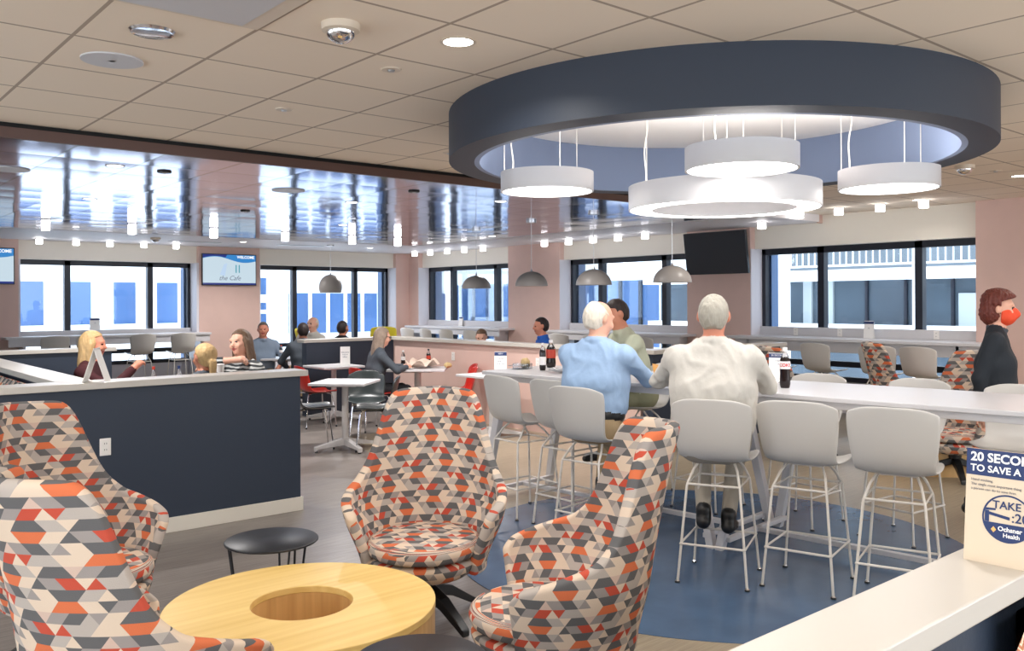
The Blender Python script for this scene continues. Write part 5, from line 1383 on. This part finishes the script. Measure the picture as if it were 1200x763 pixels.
# ------------------------------------------------------------------ outside
M['facade'] = mat('pale concrete facade', rgb(236, 238, 240), .7, vary=(.6, .05)); M['bluewin'] = mat('blue tinted facade glass', rgb(72, 100, 142), .15, vary=(.7, .3))
M['darkwin'] = mat('dark shop glass', rgb(76, 88, 98), .2, vary=(.8, .5)); M['brightc'] = mat('white painted concrete', rgb(244, 244, 244), .7); M['greyc'] = mat('grey concrete column', rgb(170, 178, 180), .7)
t = thing('building', 'white building with blue square windows outside the far left window', 'building', (0, 26, 0))
build(MB().box(-8, 11.6, 0, 6, -8, 14), 'wall', M['facade'], t)
for z in (1.02, -3.2, 5.2):
    for i in range(9):
        x = -.95+1.15*i*1.03
        w = build(MB().box(x, x+.58, -.05, 0, z, z+1.18), 'window', M['bluewin'], t); build(MB().box(x-.04, x+.62, -.12, -.05, z-.08, z), 'sill', M['facade'], w)
t = thing('building', 'white and blue ribbon-windowed building outside the second left window', 'building', (0, 30, 0))
build(MB().box(11.7, 21.7, 0, 6, -8, 14), 'wall', M['facade'], t)
for z in (.45, -2.4, 3.6):
    build(MB().box(14.6, 21.7, -.06, 0, z, z+1.5), 'window_ribbon', M['bluewin'], t)
    for i in range(9): build(MB().box(14.6+i*.75, 14.72+i*.75, -.14, -.06, z, z+1.5), 'fin', M['brightc'], t)
for i, x in enumerate((13.05, 13.5)):
    for z in (1.9, 1.35, .5): build(MB().box(x, x+.2, -.05, 0, z, z+(.6 if z > 1.8 else (.25 if z > 1.2 else .7))), 'window', M['bluewin'], t)
t = thing('building', 'white building with blue curtain glass outside the two middle windows', 'building', (22, 0, 0))
build(MB().box(0, 6, 16.8, 29.8, -8, 14), 'wall', M['facade'], t)
build(MB().box(-.06, 0, 18.3, 29.8, .1, 2.3), 'glass_band', M['bluewin'], t)
for i in range(13): build(MB().box(-.14, -.06, 18.3+i*.9, 18.42+i*.9, .1, 2.3), 'mullion', M['frame'] if i % 3 else M['brightc'], t)
for z in (3.6, -3.): build(MB().box(-.06, 0, 18.3, 29.8, z, z+1.8), 'glass_band', M['bluewin'], t)
t = thing('building', 'garage with white balcony rail over dark shop glass outside the right window', 'building', (19, 0, 0))
build(MB().box(.05, 6, 0, 16, -6, 2.06), 'shop_wall', M['darkwin'], t)
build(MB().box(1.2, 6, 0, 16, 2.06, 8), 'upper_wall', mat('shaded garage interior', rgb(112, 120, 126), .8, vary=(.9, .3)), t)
build(MB().box(-.7, 6, 0, 16, 2.06, 2.30), 'balcony_slab', M['brightc'], t)
build(MB().box(-.5, .2, 0, 16, .85, 1.06), 'ledge', M['brightc'], t)
for z in (2.37, 2.86): build(MB().box(-.64, -.60, 0, 16, z, z+.045), 'rail', M['brightc'], t)
for i in range(88): build(MB().box(-.63, -.61, .3+i*.155, .325+i*.155, 2.37, 2.88), 'baluster', M['brightc'], t)
for y in (11.55, 8.35, 5.0): build(MB().box(-.72, -.52, y, y+.2, -1, 6), 'column', M['brightc'], t)
for y in (12.3, 11.3, 10.75): build(MB().box(-.02, .05, y, y+.22, .9, 2.06), 'pier', M['greyc'], t)
for y in (9.9, 9.0, 8.0, 7.4): build(MB().box(-.02, .05, y, y+.06, .9, 2.06), 'mullion', M['frame'], t)
build(MB().box(-.03, .05, 6.6, 7.9, .95, 1.75), 'shop_panel', M['greyc'], t)

finish_text()
# ------------------------------------------------------------------ light, camera
w = bpy.data.worlds.new('sky'); SC.world = w; w.use_nodes = True
bg = w.node_tree.nodes['Background']; bg.inputs[0].default_value = (.86, .93, 1.0, 1); bg.inputs[1].default_value = 4.2
cam = bpy.data.cameras.new('camera'); co = bpy.data.objects.new('camera', cam); COL.objects.link(co)
cam.sensor_width = 36; cam.lens = 36*1023/1200.; cam.shift_y = -(381.5-353)/1200.; cam.clip_start = .05; cam.clip_end = 200
co.matrix_world = Matrix.Translation((0, 0, EYE)) @ Matrix.Rotation(math.radians(-40.3), 4, 'Z') @ Matrix.Rotation(PI/2, 4, 'X') @ Matrix.Rotation(-.0042, 4, 'Z')
SC.camera = co
SC.view_settings.view_transform = 'Standard'; SC.view_settings.look = 'None'; SC.view_settings.gamma = 1; SC.view_settings.use_curve_mapping = False
SC.view_settings.exposure = 0.1
SC.cycles.max_bounces = 8; SC.cycles.diffuse_bounces = 4; SC.cycles.glossy_bounces = 3; SC.cycles.transparent_max_bounces = 12; SC.cycles.use_denoising = True
SC.cycles.sample_clamp_indirect = 6; SC.cycles.caustics_reflective = False; SC.cycles.caustics_refractive = False
